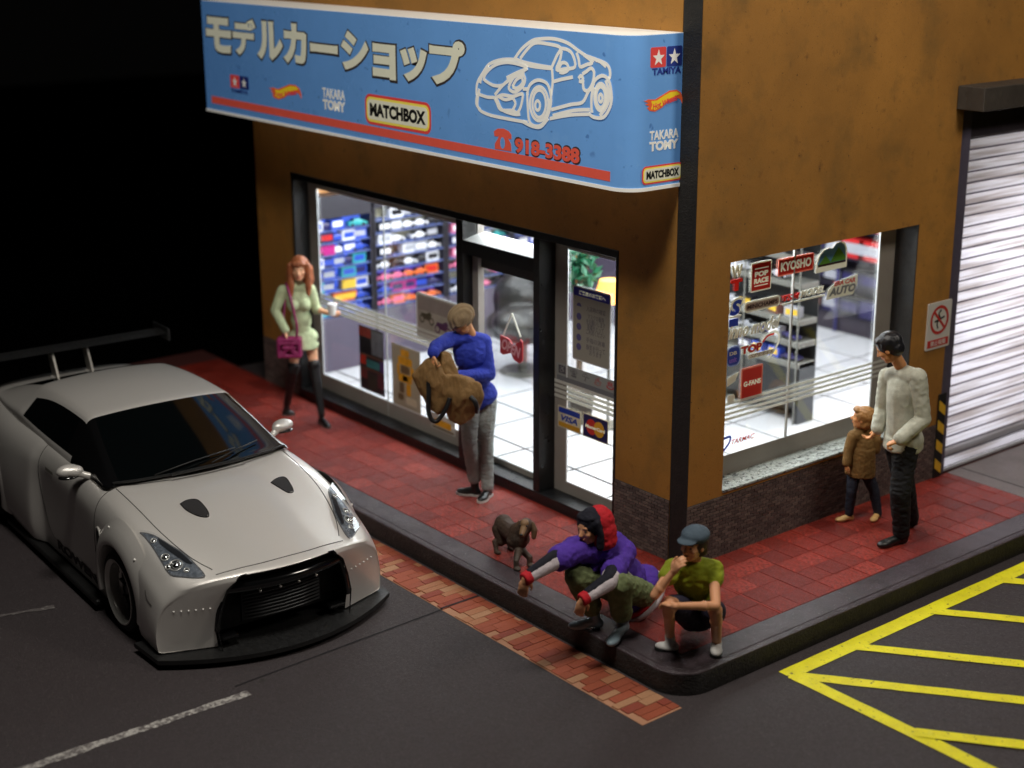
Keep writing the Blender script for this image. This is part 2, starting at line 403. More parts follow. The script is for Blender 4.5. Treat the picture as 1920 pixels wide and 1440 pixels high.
# reveals and stone sill of the side window
bm=BM(); box(bm,-.23,-.004,By1-.012,By1-.001,Bz0,Bz1); wobj('window_reveal',bm,darkrev,bld)
bm=BM(); box(bm,-.23,.014,By0+.002,By1-.014,Bz0-.01,Bz0+.012,.004)
sillm=mat('speckled_stone_sill',lin((142,148,142)),.6,0,[(60,.8),(24,.8)],(10,.2),speck=[(34,.56,lin((60,62,60))),(70,.62,lin((196,200,194)))])
wobj('stone_sill',bm,sillm,bld)
# plinth bricks
def brickfield(name,pl,a0,a1,b0,b1):
    bm=BM(); pitch=.071; h=.0262; r=0; b=b0
    while b<b1-.008:
        a=a0-(pitch/2 if r%2 else 0)
        while a<a1:
            x0=max(a+.003,a0);x1=min(a+pitch-.003,a1)
            if x1-x0>.008:
                j=rnd.uniform(-.001,.0015)
                plate(bm,pl,[(x0,b+.002),(x1,b+.002),(x1,min(b+h-.003,b1)),(x0,min(b+h-.003,b1))],.001,.0075+j,rnd.randrange(3))
            a+=pitch
        b+=h; r+=1
    o=wobj(name,bm,plinthm,bld); o['kind']='stuff'; return o
PA=Plane((0,0,0),(1,0,0),(0,0,1)); PB=Plane((0,0,0),(0,1,0),(0,0,1))
brickfield('brick_plinth',PA,-.80,-E_,0,.50); brickfield('brick_plinth',PA,XL,-5.64,0,.50)
brickfield('brick_plinth',PB,.0,SH0-.006,0,.50)
mortar=mat('plinth_mortar',lin((60,52,50)),.9,0,(120,.3))
for pl_,a0_,a1_ in ((PA,-.8,-E_),(PA,XL,-5.64),(PB,0,SH0)):
    bm=BM(); plate(bm,pl_,[(a0_,0),(a1_,0),(a1_,.5),(a0_,.5)],0,.002); wobj('plinth_mortar',bm,mortar,bld)
# ---- black shopfront frame
def fr(name,x0,x1,y0,y1,z0,z1,m=blackm,bev=.004): return wobj(name,B(x0,x1,y0,y1,z0,z1,bev),m,bld)
fr('frame_head',-5.64,-.80,-.006,.215,2.29,2.352)
fr('frame_sill',-5.64,-.80,-.012,.215,0,.095)
fr('frame_jamb',-5.64,-5.60,-.004,.215,.095,2.29); fr('frame_jamb',-.832,-.80,-.004,.215,.095,2.29)
fr('door_post',-2.88,-2.78,-.004,.215,.095,2.29); fr('door_post',-1.825,-1.745,-.004,.215,.095,2.29)
bm=BM(); v=[(-2.78,2.0),(-1.825,2.0)]
pr=Plane((-2.778,0,0),(0,1,0),(0,0,1)); bm=BM(); pts=[(-.004,2.0),(.215,2.0),(.215,2.165),(.0,2.118)]
lo=[bm.verts.new(( -2.779,a,b)) for a,b in pts]; hi=[bm.verts.new((-1.826,a,b)) for a,b in pts]
bm.faces.new(lo[::-1]);bm.faces.new(hi)
for i in range(4): f=bm.faces.new((lo[i],lo[(i+1)%4],hi[(i+1)%4],hi[i])); f.material_index=1 if i==2 else 0
wobj('transom_bar',bm,[blackm,mat('lit_white_ledge',lin((220,222,220)),.5)],bld)  # bar's top face coloured white to look lit
# ---- glazing: clear panes with printed grey borders (glass plane y=.18)
G=.18
def glazing(name,x0,x1,z0,z1,l,r,b,t,lab=None):
    o=wobj(name,B(x0,x1,G,G+.008,z0,z1),glass,bld)
    if lab: o['label']=lab
    bm=BM(); 
    y0,y1=G-.010,G-.004
    if l: box(bm,x0,x0+l,y0,y1,z0,z1)
    if r: box(bm,x1-r,x1,y0,y1,z0,z1)
    if b: box(bm,x0+l,x1-r,y0,y1,z0,z0+b)
    if t: box(bm,x0+l,x1-r,y0,y1,z1-t,z1)
    wobj('border',bm,acry,o)
    bm=BM(); e=.011; a0,a1,c0,c1=x0+l,x1-r,z0+b,z1-t; y0,y1=G-.012,G-.003
    box(bm,a0,a0+e,y0,y1,c0,c1); box(bm,a1-e,a1,y0,y1,c0,c1); box(bm,a0+e,a1-e,y0,y1,c1-e,c1); box(bm,a0+e,a1-e,y0,y1,c0,c0+e)
    wobj('pane_edge',bm,edgel,o); return o
glazing('window_pane',-5.60,-2.88,.095,2.29,.16,.0,.15,.09,'wide clear display pane with grey border')
wobj('pane_seam',B(-4.262,-4.250,G-.013,G-.002,.095,2.2),mat('seam',lin((170,172,170)),.4),bld)
door=glazing('shop_door',-2.78,-1.825,.095,1.985,.0,.0,.05,.0,'glass shop door')
bm=BM(); box(bm,-2.78,-2.70,.10,.165,.1,1.98); wobj('door_stile',bm,acry,door)
bm=BM(); box(bm,-2.70,-1.826,.14,.166,1.87,1.985); wobj('door_header',bm,mat('dark_header',lin((46,44,40)),.5,0,None,(20,.2)),door)
glazing('transom_pane',-2.78,-1.825,2.13,2.29,.0,.0,.0,.0)
bm=BM(); box(bm,-2.72,-2.70,.10,.17,2.17,2.29); wobj('transom_mullion',bm,acry,bld)
glazing('window_pane',-1.745,-.832,.095,2.29,.15,.0,.10,.07,'narrow pane right of the door')
# side window glazing (x=-.2)
o=wobj('side_window_pane',B(-.236,-.228,By0+.001,By1-.013,Bz0+.013,Bz1),glass,bld); PW=Plane((-.226,0,0),(0,1,0),(0,0,1))
gy0,gy1=By0,By1-.014; 
bm=BM(); plate(bm,PW,[(gy1-.20,Bz0+.013),(gy1,Bz0+.013),(gy1,Bz1),(gy1-.20,Bz1)],0,.006); plate(bm,PW,[(gy0,Bz0+.013),(gy1-.20,Bz0+.013),(gy1-.20,Bz0+.175),(gy0,Bz0+.175)],0,.006)
wobj('border',bm,acry,o)
bm=BM(); e=.014
for a,b,c,d in ((gy1-.2-e,gy1-.2,Bz0+.175,Bz1-.02),(gy0,gy1-.2,Bz1-.034,Bz1-.02),(gy0+.18,gy0+.18+.0,0,0)):
    if b>a: plate(bm,PW,[(a,c),(b,c),(b,d),(a,d)],0,.009)
wobj('pane_edge',bm,edgel,o)
wobj('pane_seam',B(-.240,-.222,1.352,1.366,Bz0+.02,Bz1-.001),mat('seam',lin((170,172,170)),.4),bld)
# white stripes printed on the glass
stripe=mat('white_vinyl',lin((224,224,216)),.5,trl=.35)
def stripes(parent,pl,a0,a1,z0,n,pitch,wd):
    for k in range(n):
        bm=BM(); plate(bm,pl,[(a0,z0+k*pitch),(a1,z0+k*pitch),(a1,z0+k*pitch+wd),(a0,z0+k*pitch+wd)],0,.0015); wobj('white_stripe',bm,stripe,parent)
PG=Plane((0,G-.013,0),(1,0,0),(0,0,1))
stripes(bld,PG,-5.598,-2.882,.955,4,.043,.030); stripes(bld,PG,-1.743,-.834,.925,4,.043,.026)
PW2=Plane((-.2190,0,0),(0,1,0),(0,0,1)); stripes(bld,PW2,By0+.002,By1-.016,1.0,4,.042,.022)
# ---- roller shutter
metal=mat('shutter_white',lin((206,206,210)),.22,0,(30,.05),(4,.1),trans=.0,spec=.8)
m=bpy.data.materials.new('translucent_slat'); m.use_nodes=True; nt=m.node_tree; N=nt.nodes; L=nt.links
b=N['Principled BSDF']; b.inputs['Base Color'].default_value=(.62,.61,.64,1); b.inputs['Roughness'].default_value=.18; b.inputs['Specular IOR Level'].default_value=.9
tl=N.new('ShaderNodeBsdfTranslucent'); x=N.new('ShaderNodeMixShader'); x.inputs[0].default_value=.55
tc=N.new('ShaderNodeNewGeometry'); mp=N.new('ShaderNodeMapping'); mp.inputs['Scale'].default_value=(1,.45,15); nz_=N.new('ShaderNodeTexNoise'); nz_.inputs['Scale'].default_value=2.2; nz_.inputs['Detail'].default_value=5
cr=N.new('ShaderNodeValToRGB'); cr.color_ramp.elements[0].position=.36; cr.color_ramp.elements[0].color=(.64,.60,.60,1); cr.color_ramp.elements[1].position=.55; cr.color_ramp.elements[1].color=(.95,.95,1,1)
L.new(tc.outputs['Position'],mp.inputs[0]); L.new(mp.outputs[0],nz_.inputs['Vector']); L.new(nz_.outputs['Fac'],cr.inputs[0]); L.new(cr.outputs[0],tl.inputs[0]); L.new(cr.outputs[0],b.inputs['Base Color'])
L.new(b.outputs[0],x.inputs[1]); L.new(tl.outputs[0],x.inputs[2]); L.new(x.outputs[0],N['Material Output'].inputs[0])
slatm=m
shut=empty('roller_shutter',(-.06,SH0+.15,0),'white ribbed roller shutter lit from inside, right of the no smoking sign','shutter')
# slats
ns=31; z0=.03; zt=2.99; ph=(zt-z0)/ns
bm=BM(); prof=[(0,0),(.020,.012),(.026,.040),(.022,.070),(.004,ph-.014),(-.004,ph-.012),(-.004,0)]
y0,y1=0,SH1-SH0-.30
lo=[bm.verts.new((a,y0,b)) for a,b in prof]; hi=[bm.verts.new((a,y1,b)) for a,b in prof]
for i in range(len(prof)): bm.faces.new((lo[i],lo[(i+1)%len(prof)],hi[(i+1)%len(prof)],hi[i]))
bm.faces.new(lo[::-1]);bm.faces.new(hi)
s0=obj('slat',bm,slatm,shut,20)
for k in range(ns):
    o=s0 if k==0 else s0.copy()
    if k: link(o,shut)
    o.location=(0,0,z0+k*ph)
bm=BM()
for k in range(ns+1): box(bm,-.006,.006,0,y1,z0+k*ph-.012,z0+k*ph-.001)
obj('slat_hinges',bm,mat('shutter_hinge',lin((92,84,100)),.5),shut)
obj('bottom_bar',B(-.01,.03,0,y1,.0,.028,.004),metal,shut)
obj('curtain_grey_line',B(-.02,.0,0,y1,.14,.20),mat('grey_band',lin((110,112,114)),.5),shut)  # plain grey band low behind the slats
railm=mat('purple_grey_rail',lin((88,82,98)),.5,0,(60,.1),(6,.1))
wobj('guide_rail',B(-.12,-.012,SH0+.002,SH0+.146,0,SHZ-.002,.004),railm,bld); wobj('guide_rail',B(-.12,-.012,SH1-.146,SH1,0,SHZ-.002,.004),railm,bld)
wobj('shutter_box',B(-.10,-.02,SH0+.15,SH1-.15,3.0,SHZ-.002,.004),mat('dark_shutter_box',lin((60,54,62)),.5,0,(60,.1),(6,.1)),bld)
wobj('door_canopy',B(.002,.26,3.02,6.6,SHZ+.02,3.455,.006),mat('dark_canopy',lin((64,58,52)),.6,0,(90,.3),(6,.2)),bld)
# interior light behind shutter
area('store_lamp',(-1.1,4.95,1.9),(0,4.85,1.2),2.6,130,(1,.98,.96),2.2)
# hazard striped corner guard
hz=empty('corner_guard',(0,SH0-.045,0),'yellow and black striped guard at the foot of the wall beside the shutter','guard')
yel=mat('guard_yellow',lin((222,178,40)),.5,0,(90,.2),(10,.1)); PH=Plane((.001,SH0-.05,0),(0,1,0),(0,0,1))
b=BM(); plate(b,PH,[(0,0),(.10,0),(.10,.78),(0,.78)],.0085,.020); wobj('backing',b,mat('guard_black',lin((20,20,20)),.6),hz)
for k in range(4):
    z=.10+k*.18; b=BM(); plate(b,PH,[(.003,z),(.097,z-.07),(.097,z+.02),(.003,z+.09)],.020,.022); wobj('yellow_band',b,yel,hz)
# ---- ceiling, interior shell
intw=mat('interior_wall',lin((226,224,220)),.7); 
wobj('ceiling',B(XL+.2,-.24,.22,6.4,2.47,2.53),mat('ceiling_white',lin((235,235,235)),.8),bld)
wobj('interior_end_wall',B(XL+.2,XL+.21,.22,6.4,.1,2.47),mat('orange_wood_wall',lin((214,150,84)),.6,0,None,(2,.1)),bld)
wobj('interior_rear_wall',B(XL+.21,-1.52,6.38,6.4,.1,2.47),intw,bld)
for (x0,x1,y0,y1) in ((-5.4,-.8,.9,1.15),(-5.4,-.8,2.1,2.35),(-5.4,-1.7,3.9,4.15),(-5.4,-1.7,5.0,5.25)):
    wobj('ceiling_light_strip',B(x0,x1,y0,y1,2.435,2.465,.004),mat('lit_diffuser',(1,1,1),.5,emit=((.94,.97,1),5)),bld)
# white floor tiles
grout=mat('floor_grout',lin((40,40,44)),.9)
fl=structure(obj('shop_floor',B(XL+.2,-.24,.222,6.38,.0,.088),grout))
ftm=mat('white_floor_tile',lin((214,216,220)),.16,0,(2,.02),(1.2,.03),spec=.6)
b=B(-.5,.5,-.5,.5,-.5,.5,.008); fme=bpy.data.meshes.new('floor_tile'); b.to_mesh(fme); b.free(); fme.materials.append(ftm)
xs=[-.26]; 
x=-.595
while x>-6.13: xs.append(x); x-=.69
xs.append(-6.145); ys=[.225]; y=.6
while y<6.3: ys.append(y); y+=.676
ys.append(6.375)
for i in range(len(xs)-1):
    for j in range(len(ys)-1):
        piece('floor_tile',fme,fl,((xs[i]+xs[i+1])/2,(ys[j]+ys[j+1])/2,.092),(xs[i]-xs[i+1]-.028,ys[j+1]-ys[j]-.028,.014))
# ================================================================ shop interior: cabinets, racks, stock
FZ=.1
cabm=mat('cabinet_grey',lin((92,84,102)),.45,0,(60,.06),(4,.06))
cabd=mat('cabinet_dark',lin((46,43,50)),.5,0,(60,.06),(4,.06))
blueback=mat('blue_back_panel',lin((84,116,235)),.4,0,None,(6,.12),emit=(lin((84,116,240)),1.0))
creamback=mat('cream_back_panel',lin((222,216,180)),.5,0,None,(6,.06))
purpleback=mat('violet_back_panel',lin((116,96,200)),.45,0,None,(6,.1),emit=(lin((110,90,220)),.6))
shelfglass=mat('pale_shelf',lin((110,124,180)),.2)
steel=mat('shelf_steel',lin((120,120,114)),.35,.2)
cc={}
def cm(n,c,r=.3): 
    if n not in cc: cc[n]=mat('model_'+n,lin(c),r,0,None,(40,.06),coat=.3)
    return cc[n]
CC=dict(white=(235,235,240),black=(26,26,34),red=(200,40,40),orange=(232,110,50),magenta=(190,30,130),blue=(50,80,190),silver=(170,172,180),yellow=(230,190,60),teal=(60,170,170),pink=(225,110,150),navy=(40,36,90),brown=(110,70,60))
def toycar_mesh(color):
    bm=BM(); prof=[(-.075,.012),(-.077,.030),(-.070,.036),(-.045,.038),(-.022,.054),(.018,.055),(.038,.038),(.068,.033),(.077,.026),(.077,.012)]
    for y,s in ((-.030,1),(.030,1)): pass
    L0=[bm.verts.new((a,-.031*(1-.18*(b>.045)),b)) for a,b in prof]; L1=[bm.verts.new((a,.031*(1-.18*(b>.045)),b)) for a,b in prof]
    n=len(prof); bm.faces.new(L0); bm.faces.new(L1[::-1])
    for i in range(n):
        f=bm.faces.new((L0[i],L1[i],L1[(i+1)%n],L0[(i+1)%n])); f.material_index=1 if i in (3,5) else 0
    for x in (-.045,.047):
        for s in (-1,1):
            k=len(bm.verts); frustum(bm,(x,s*.024,.013),(x,s*.033,.013),.014,.014,8)
            bm.verts.ensure_lookup_table()
            for v in bm.verts[k:]:
                for f in v.link_faces: f.material_index=2
    me=bpy.data.meshes.new('model_car'); bmesh.ops.recalc_face_normals(bm,faces=bm.faces); bm.to_mesh(me); bm.free()
    for q in (cm(color,CC[color]),cm('glass',(20,22,30)),cm('tyre',(14,14,14),.7)): me.materials.append(q)
    return me
def toybox_mesh(color,c2):
    bm=BM(); box(bm,-.06,.06,-.035,.035,0,.075,.003); k=len(bm.faces); box(bm,-.045,.045,-.0372,-.0352,.02,.06,0,1)
    me=bpy.data.meshes.new('toy_box'); bm.to_mesh(me); bm.free(); me.materials.append(cm(color,CC[color],.4)); me.materials.append(cm(c2,CC[c2],.4)); return me
tcm={c:toycar_mesh(c) for c in CC}; tbm={}
ORD=['first','second','third','fourth','fifth','sixth','seventh','eighth','ninth','tenth','eleventh','twelfth']
def item(kind,color,loc,rz,sc,where,c2='white',pos=(0,0)):
    if kind=='car': me=tcm[color]; nm='model_car'; lab='tiny %s model car displayed %s'%(color,where); cat='model car'
    else:
        if (color,c2) not in tbm: tbm[(color,c2)]=toybox_mesh(color,c2)
        me=tbm[(color,c2)]; nm='toy_box'; lab='small %s toy box with a %s label %s'%(color,c2,where); cat='toy box'
    o=bpy.data.objects.new(nm,me); COL.objects.link(o); o.location=loc; o.rotation_euler=(0,0,rz); o.scale=(sc,)*3
    nm_=where.replace('in the ','').replace('on the ',''); lab='%s %s, %s from the left, %s shelf up, %s'%(color,cat,ORD[pos[0]],ORD[pos[1]],nm_)
    tag(o,lab,cat,'%s %s'%('model cars' if kind=='car' else 'toy boxes',where)); return o
# --- tall cabinets along the end wall (they face +x)
def endcab(name,lab,y0,y1,backs,z0=.70,z1=1.76):
    t=empty(name,(-6.04,(y0+y1)/2,FZ),lab,'display cabinet','tall display cabinets along the end wall')
    xb,xf=-6.12,-5.90
    wobj('base',B(xb,xf+.02,y0+.005,y1-.005,FZ,z0-.02,.004),cabm,t)
    wobj('plinth',B(xb,xf+.0,y0+.01,y1-.01,FZ-.0,FZ+.03),cabd,t) if False else None
    wobj('header',B(xb,xf,y0+.005,y1-.005,z1,z1+.24,.004),cabd,t)
    wobj('side_panel',B(xb,xf,y0,y0+.025,z0-.02,z1),cabd,t); wobj('side_panel',B(xb,xf,y1-.025,y1,z0-.02,z1),cabd,t)
    for (a,b,c,d,m) in backs: wobj('back_panel',B(xb,xb+.012,y0+.025+(y1-y0-.05)*a,y0+.025+(y1-y0-.05)*b,z0-.02+(z1-z0+.02)*c,z0-.02+(z1-z0+.02)*d),m,t)
    n=8
    for k in range(n):
        z=z0+(z1-z0)*k/n; wobj('shelf',B(xb+.013,xf-.01,y0+.026,y1-.026,z-.008,z),shelfglass,t)
    return t,xb,xf,n
def fill(y0,y1,z0,z1,n,cols,where,per=4,kinds=('car','box'),p=.93):
    for k in range(n):
        z=z0+(z1-z0)*k/n
        for j in range(per):
            if rnd.random()>p: continue
            y=y0+.06+(y1-y0-.12)*(j+.5)/per+rnd.uniform(-.01,.01); c=cols(k,j)
            item(rnd.choice(kinds),c[0],(-5.985,y,z+.001),R(90)+rnd.uniform(-.1,.1),1.45,where,c[1],(j,k))
endcab('display_cabinet','blue lit display cabinet with grey base at the left end of the shop',.30,1.13,[(0,1,0,1,blueback)])
def c1(k,j): 
    if j<2 and k==6: return ('navy','red')
    if j<2 and k==5: return ('magenta','magenta')
    if k in (1,2) and j in (2,3): return (rnd.choice(('yellow','white','orange')),'yellow')
    return rnd.choice((('blue','white'),('blue','silver'),('teal','blue'),('blue','teal'),('white','blue'),('navy','blue'),('blue','navy')))
fill(.32,1.11,.70,1.76,8,c1,'in the blue lit cabinet',5)
endcab('display_cabinet','cream and violet backed display cabinet standing right of the blue one',1.15,2.10,[(0,1,.42,1,creamback),(0,1,0,.42,purpleback)],z1=1.80)
def c2(k,j):
    if k in (0,2) and j>1: return ('orange','red')
    if k in (0,2) : return (rnd.choice(('pink','orange')),'pink')
    if k<3: return rnd.choice((('blue','navy'),('navy','blue'),('magenta','navy')))
    return rnd.choice((('black','white'),('white','silver'),('black','silver'),('silver','white'),('white','black')))
fill(1.17,2.08,.70,1.80,8,c2,'in the cream and violet cabinet',5)
endcab('display_cabinet','cream backed display cabinet seen beside the door post',2.12,3.05,[(0,1,0,1,creamback)],z1=1.80)
fill(2.14,3.03,.70,1.80,8,lambda k,j:rnd.choice((('white','silver'),('silver','white'),('pink','white'),('navy','white'),('black','white'),('teal','white'))),'in the cream backed cabinet',4)
endcab('display_cabinet','pale display cabinet in the far corner of the end wall',3.07,4.0,[(0,1,0,1,creamback)],z1=1.80)
fill(3.09,3.98,.70,1.80,8,lambda k,j:rnd.choice((('white','silver'),('silver','blue'),('magenta','white'),('navy','white'),('blue','white'))),'in the far corner cabinet',4)
# --- island rack behind the side window (faces -y), open steel shelves with grey boards
t=empty('shelving_rack',(-2.6,3.15,FZ),'steel shelving rack with pale shelf edges behind the side window','shelving')
x0,x1,ya,yb=-3.7,-1.54,3.05,3.28
rackd=mat('rack_dark',lin((34,36,38)),.5,0,(60,.06),(4,.1))
wobj('back_panel',B(x0,x1,yb-.01,yb,FZ,1.98),rackd,t)
wobj('end_panel',B(x1-.012,x1,ya,yb-.011,FZ,.70),mat('rack_end_panel',lin((62,66,70)),.4,0,None,(4,.15)),t)
wobj('base_panel',B(x0,x1-.013,ya-.02,yb-.011,FZ+.16,.70),rackd,t)
for z in (.71,.915,1.135,1.49,1.74,1.95): wobj('shelf',B(x0,x1,ya-.03,yb-.011,z-.055,z,.004),steel,t)
for x in (x0+.02,-2.98,-2.26,x1-.03): wobj('post',B(x,x+.02,ya-.034,ya-.031+.001,FZ,1.98),steel,t)
for x in (x0+.01,x1-.04): wobj('foot',B(x,x+.03,ya,ya+.03,FZ,FZ+.16),rackd,t)
for zi,(z,cs) in enumerate(((.71,('navy','black','blue')),(.915,('black','silver','navy')),(1.135,('black','brown','silver')),(1.49,('silver','brown','white')),(1.74,('silver','black','white')))):
    for j in range(11):
        if rnd.random()<.88:
            c=rnd.choice(cs); item(rnd.choice(('car','box')),c,(-3.6+j*.19+rnd.uniform(-.02,.02),ya+.05,z+.001),rnd.uniform(-.3,.3),1.35,'on the steel rack',rnd.choice(('white','silver','yellow')),(j,zi))
# --- dark box rack on the far wall
t=empty('box_rack',(-3.2,6.1,FZ),'dark purple rack of boxed stock along the far wall','rack')
dk=mat('rack_purple',lin((36,32,50)),.5,0,(40,.1),(5,.15)); x0,x1,ya,yb=-4.6,-1.6,6.02,6.36
wobj('back_panel',B(x0,x1,yb-.02,yb,FZ+.2,2.35),dk,t)
wobj('kick_board',B(x0,x1,ya+.03,yb-.021,FZ,FZ+.20),mat('kick_grey',lin((58,52,62)),.5),t)
for z in (.32,.66,1.0,1.34,1.7,2.05): wobj('shelf',B(x0,x1,ya+.01,yb-.021,z-.02,z),dk,t)
for x in (x0,-3.55,-2.9,-2.2,x1-.03): wobj('post',B(x,x+.03,ya-.012,ya+.009,FZ,2.35),mat('rack_post_blue',lin((58,56,110)),.4),t)
for zi,z in enumerate((.32,.66,1.0,1.34,1.7)):
    for j in range(11):
        x=-4.45+j*.27; 
        red=(x>-3.5 and zi in(2,3,4) and rnd.random()<.6)
        item('box','red' if red else rnd.choice(('navy','black','black')),(x,ya+.12,z+.001),0,2.6 if not red else 3.0,'on the far purple rack',rnd.choice(('white','silver')) if red else rnd.choice(('brown','silver','navy')),(j,zi))
# --- counter and dark round armchair behind the door, potted greenery and lamp
t=empty('counter',(-5.3,4.7,FZ),'purple grey sales counter deep in the shop behind the door','counter')
wobj('body',B(-5.88,-4.9,4.2,5.4,FZ,.95,.01),cabm,t); wobj('top',B(-5.88,-4.86,4.16,5.44,.951,.99,.006),mat('counter_top',lin((170,168,176)),.3),t)
t=empty('lounge_chair',(-4.6,2.15,FZ),'dark speckled rounded seat seen through the glass door','chair')
sp=mat('dark_speckled_leather',lin((20,19,19)),.35,0,(40,.2),(8,.25),speck=(30,.7,lin((110,110,110))))
b=BM(); ell(b,(-4.6,2.15,.62),(.42,.40,.20)); ell(b,(-4.75,2.3,.85),(.34,.36,.34)); ell(b,(-4.4,1.95,.72),(.3,.3,.16)); melt('seat_shell',b,sp,t,.02,6)
b=BM(); frustum(b,(-4.6,2.15,FZ),(-4.6,2.15,.5),.05,.05,12); frustum(b,(-4.6,2.15,FZ),(-4.6,2.15,FZ+.03),.26,.22,24); wobj('pedestal',b,steel,t,30)
t=empty('potted_plant',(-2.95,1.5,FZ),'leafy green potted plant seen through the narrow pane','plant')
b=BM(); frustum(b,(-2.95,1.5,FZ),(-2.95,1.5,FZ+.35),.12,.17,20); wobj('pot',b,mat('plant_pot',lin((70,60,52)),.7),t,30)
b=BM(); tube(b,[(-2.95,1.5,.4),(-2.94,1.5,.9),(-2.95,1.5,1.5)],.03); wobj('stem',b,mat('stem_brown',lin((90,70,50)),.8),t,30)
leafm=mat('deep_green_leaf',lin((28,96,66)),.4,0,None,(6,.25)); b=BM(); lb=BM()
for k in range(150):
    d=Vector((rnd.gauss(0,1),rnd.gauss(0,1),rnd.gauss(0,1))).normalized()*rnd.uniform(.06,.20); c=Vector((-2.95,1.5,1.60))+Vector((d.x,d.y,d.z*1.2))
    q=Quaternion((rnd.gauss(0,1),rnd.gauss(0,1),rnd.gauss(0,1),rnd.gauss(0,1))).normalized()
    vs=[lb.verts.new(c+q@Vector(p)) for p in ((0,-.07,0),(.03,0,.01),(0,.07,0),(-.03,0,.01))]; lb.faces.new(vs)
o=wobj('foliage',lb,leafm,t); o['kind']='stuff'
t=empty('floor_lamp',(-2.66,1.62,FZ),'orange shaded lamp glowing behind the notice in the narrow pane','lamp')
b=BM(); frustum(b,(-2.66,1.62,FZ),(-2.66,1.62,1.36),.015,.015,8); frustum(b,(-2.66,1.62,FZ),(-2.66,1.62,FZ+.02),.13,.13,20); wobj('stand',b,steel,t,30)
b=BM(); frustum(b,(-2.66,1.62,1.34),(-2.66,1.62,1.54),.16,.10,20); wobj('lamp_shade',b,mat('orange_shade',lin((240,170,80)),.6,emit=(lin((255,170,80)),1.6)),t,30)
# ================================================================ fascia sign
SY=-.5; SZ0,SZ1=2.93,4.02; SX0,SX1=-6.36,-.175
signblue=mat('sign_blue',lin((118,172,232)),.33,0,(8,.02),(2.2,.05),emit=(lin((80,140,215)),.13),stain=[(7,.64,.8,lin((100,152,212))),(3,.6,.85,lin((140,188,236)))],speck=[(13,.70,lin((84,130,190))),(5,.74,lin((96,140,196)))])  # sign colours carry a weak added glow to lift their brightness
signwhite=mat('sign_white',lin((250,248,240)),.45,0,(60,.05),(5,.03),emit=(lin((250,246,235)),.14),stain=(9,.7,.85,lin((196,188,170))))
cream=mat('letter_cream',lin((222,220,196)),.5,0,(50,.1),(8,.04),emit=(lin((222,220,196)),.22)); ink=mat('letter_outline_ink',lin((70,60,58)),.6)  # ink is the dark outline round the letters
red=mat('sign_red',lin((222,92,74)),.5,0,(50,.1),(8,.05),emit=(lin((222,84,66)),.2)); navy=mat('logo_navy',lin((44,66,160)),.5)
sg=empty('fascia_sign',(-3.2,-.25,3.45),'long blue shop sign with cream Japanese lettering and white car drawing over the shopfront','sign')
rr=.17; outl=[(SX0,0.0),(SX0,SY)]
for k in range(9):
    t=R(-90+90*k/8); outl.append((SX1-rr+rr*math.cos(t),SY+rr+rr*math.sin(t)))
outl.append((SX1,0.0))
PZs=Plane((0,0,0),(1,0,0),(0,1,0))
bm=BM(); plate(bm,PZs,[(x,min(y,-.004)) for x,y in outl],SZ0+.01,SZ1-.002); wobj('sign_box',bm,signwhite,sg)
# wrapped blue face, a little proud
off=[]
def ofs(d): 
    o=[(SX0-d,-.006),(SX0-d,SY-d)]
    for k in range(9):
        t=R(-90+90*k/8); o.append((SX1-rr+(rr+d)*math.cos(t),SY+rr+(rr+d)*math.sin(t)))
    o.append((SX1+d,-.006)); return o
def wrap(name,d0,d1,z0,z1,m):
    bm=BM(); a,b=ofs(d0),ofs(d1); g=[[bm.verts.new((*p,z)) for p in q] for q,z in ((a,z0),(b,z0),(b,z1),(a,z1))]
    for i in range(len(a)-1):
        for k in range(4): bm.faces.new((g[k][i],g[k][i+1],g[(k+1)%4][i+1],g[(k+1)%4][i]))
    for i in (0,-1): bm.faces.new([g[k][i] for k in range(4)])
    return wobj(name,bm,m,sg,40)
wrap('blue_face',.0,.004,SZ0+.028,SZ1-.006,signblue); wrap('bottom_trim',.001,.010,SZ0+.002,SZ0+.027,signwhite)
PS=Plane((0,SY-.0045,0),(1,0,0),(0,0,1))
def s2(u,v,y=SY): p=at(u,v,'y',y); return p.x,p.z
# katakana, each glyph fitted between its photographed corners
glyphs=[('モ',(388,30),(434,101)),('デ',(438,33),(481,107)),('ル',(483,38),(531,116)),('カ',(532,42),(576,123)),('ー',(583,76),(634,104)),('シ',(641,56),(692,136)),('ョ',(700,80),(743,151)),('ッ',(752,86),(802,157)),('プ',(807,72),(873,165))]
for ch,(u0,v0),(u1,v1) in glyphs:
    # sheared box: take x range from the mid height, z range at the middle of the glyph
    um=(u0+u1)/2; x0=s2(u0,(v0+v1)/2)[0]; x1=s2(u1,(v0+v1)/2)[0]; sl=.09*(u1-u0)
    zt=s2(u0,v0)[1]; zb=s2(u1,v1)[1]
    if ch=='ー': zt,zb=s2(um,83)[1],s2(um,99)[1]
    text('letter_outline',ch,PS,x0-.018,x1+.022,zb-.022,zt+.016,ink,sg,.0,.0016,bold=.062)
    text('letter',ch,PS,x0,x1,zb,zt,cream,sg,.002,.0025,bold=.046)
# red stripe
xa,za=s2(398,186); xb_,zb_=s2(1145,331); 
bm=BM(); plate(bm,PS,[(xa,za-.035),(xb_,zb_-.035+.0),(xb_,zb_+.035),(xa,za+.035)],0,.0018); wobj('red_stripe',bm,red,sg)
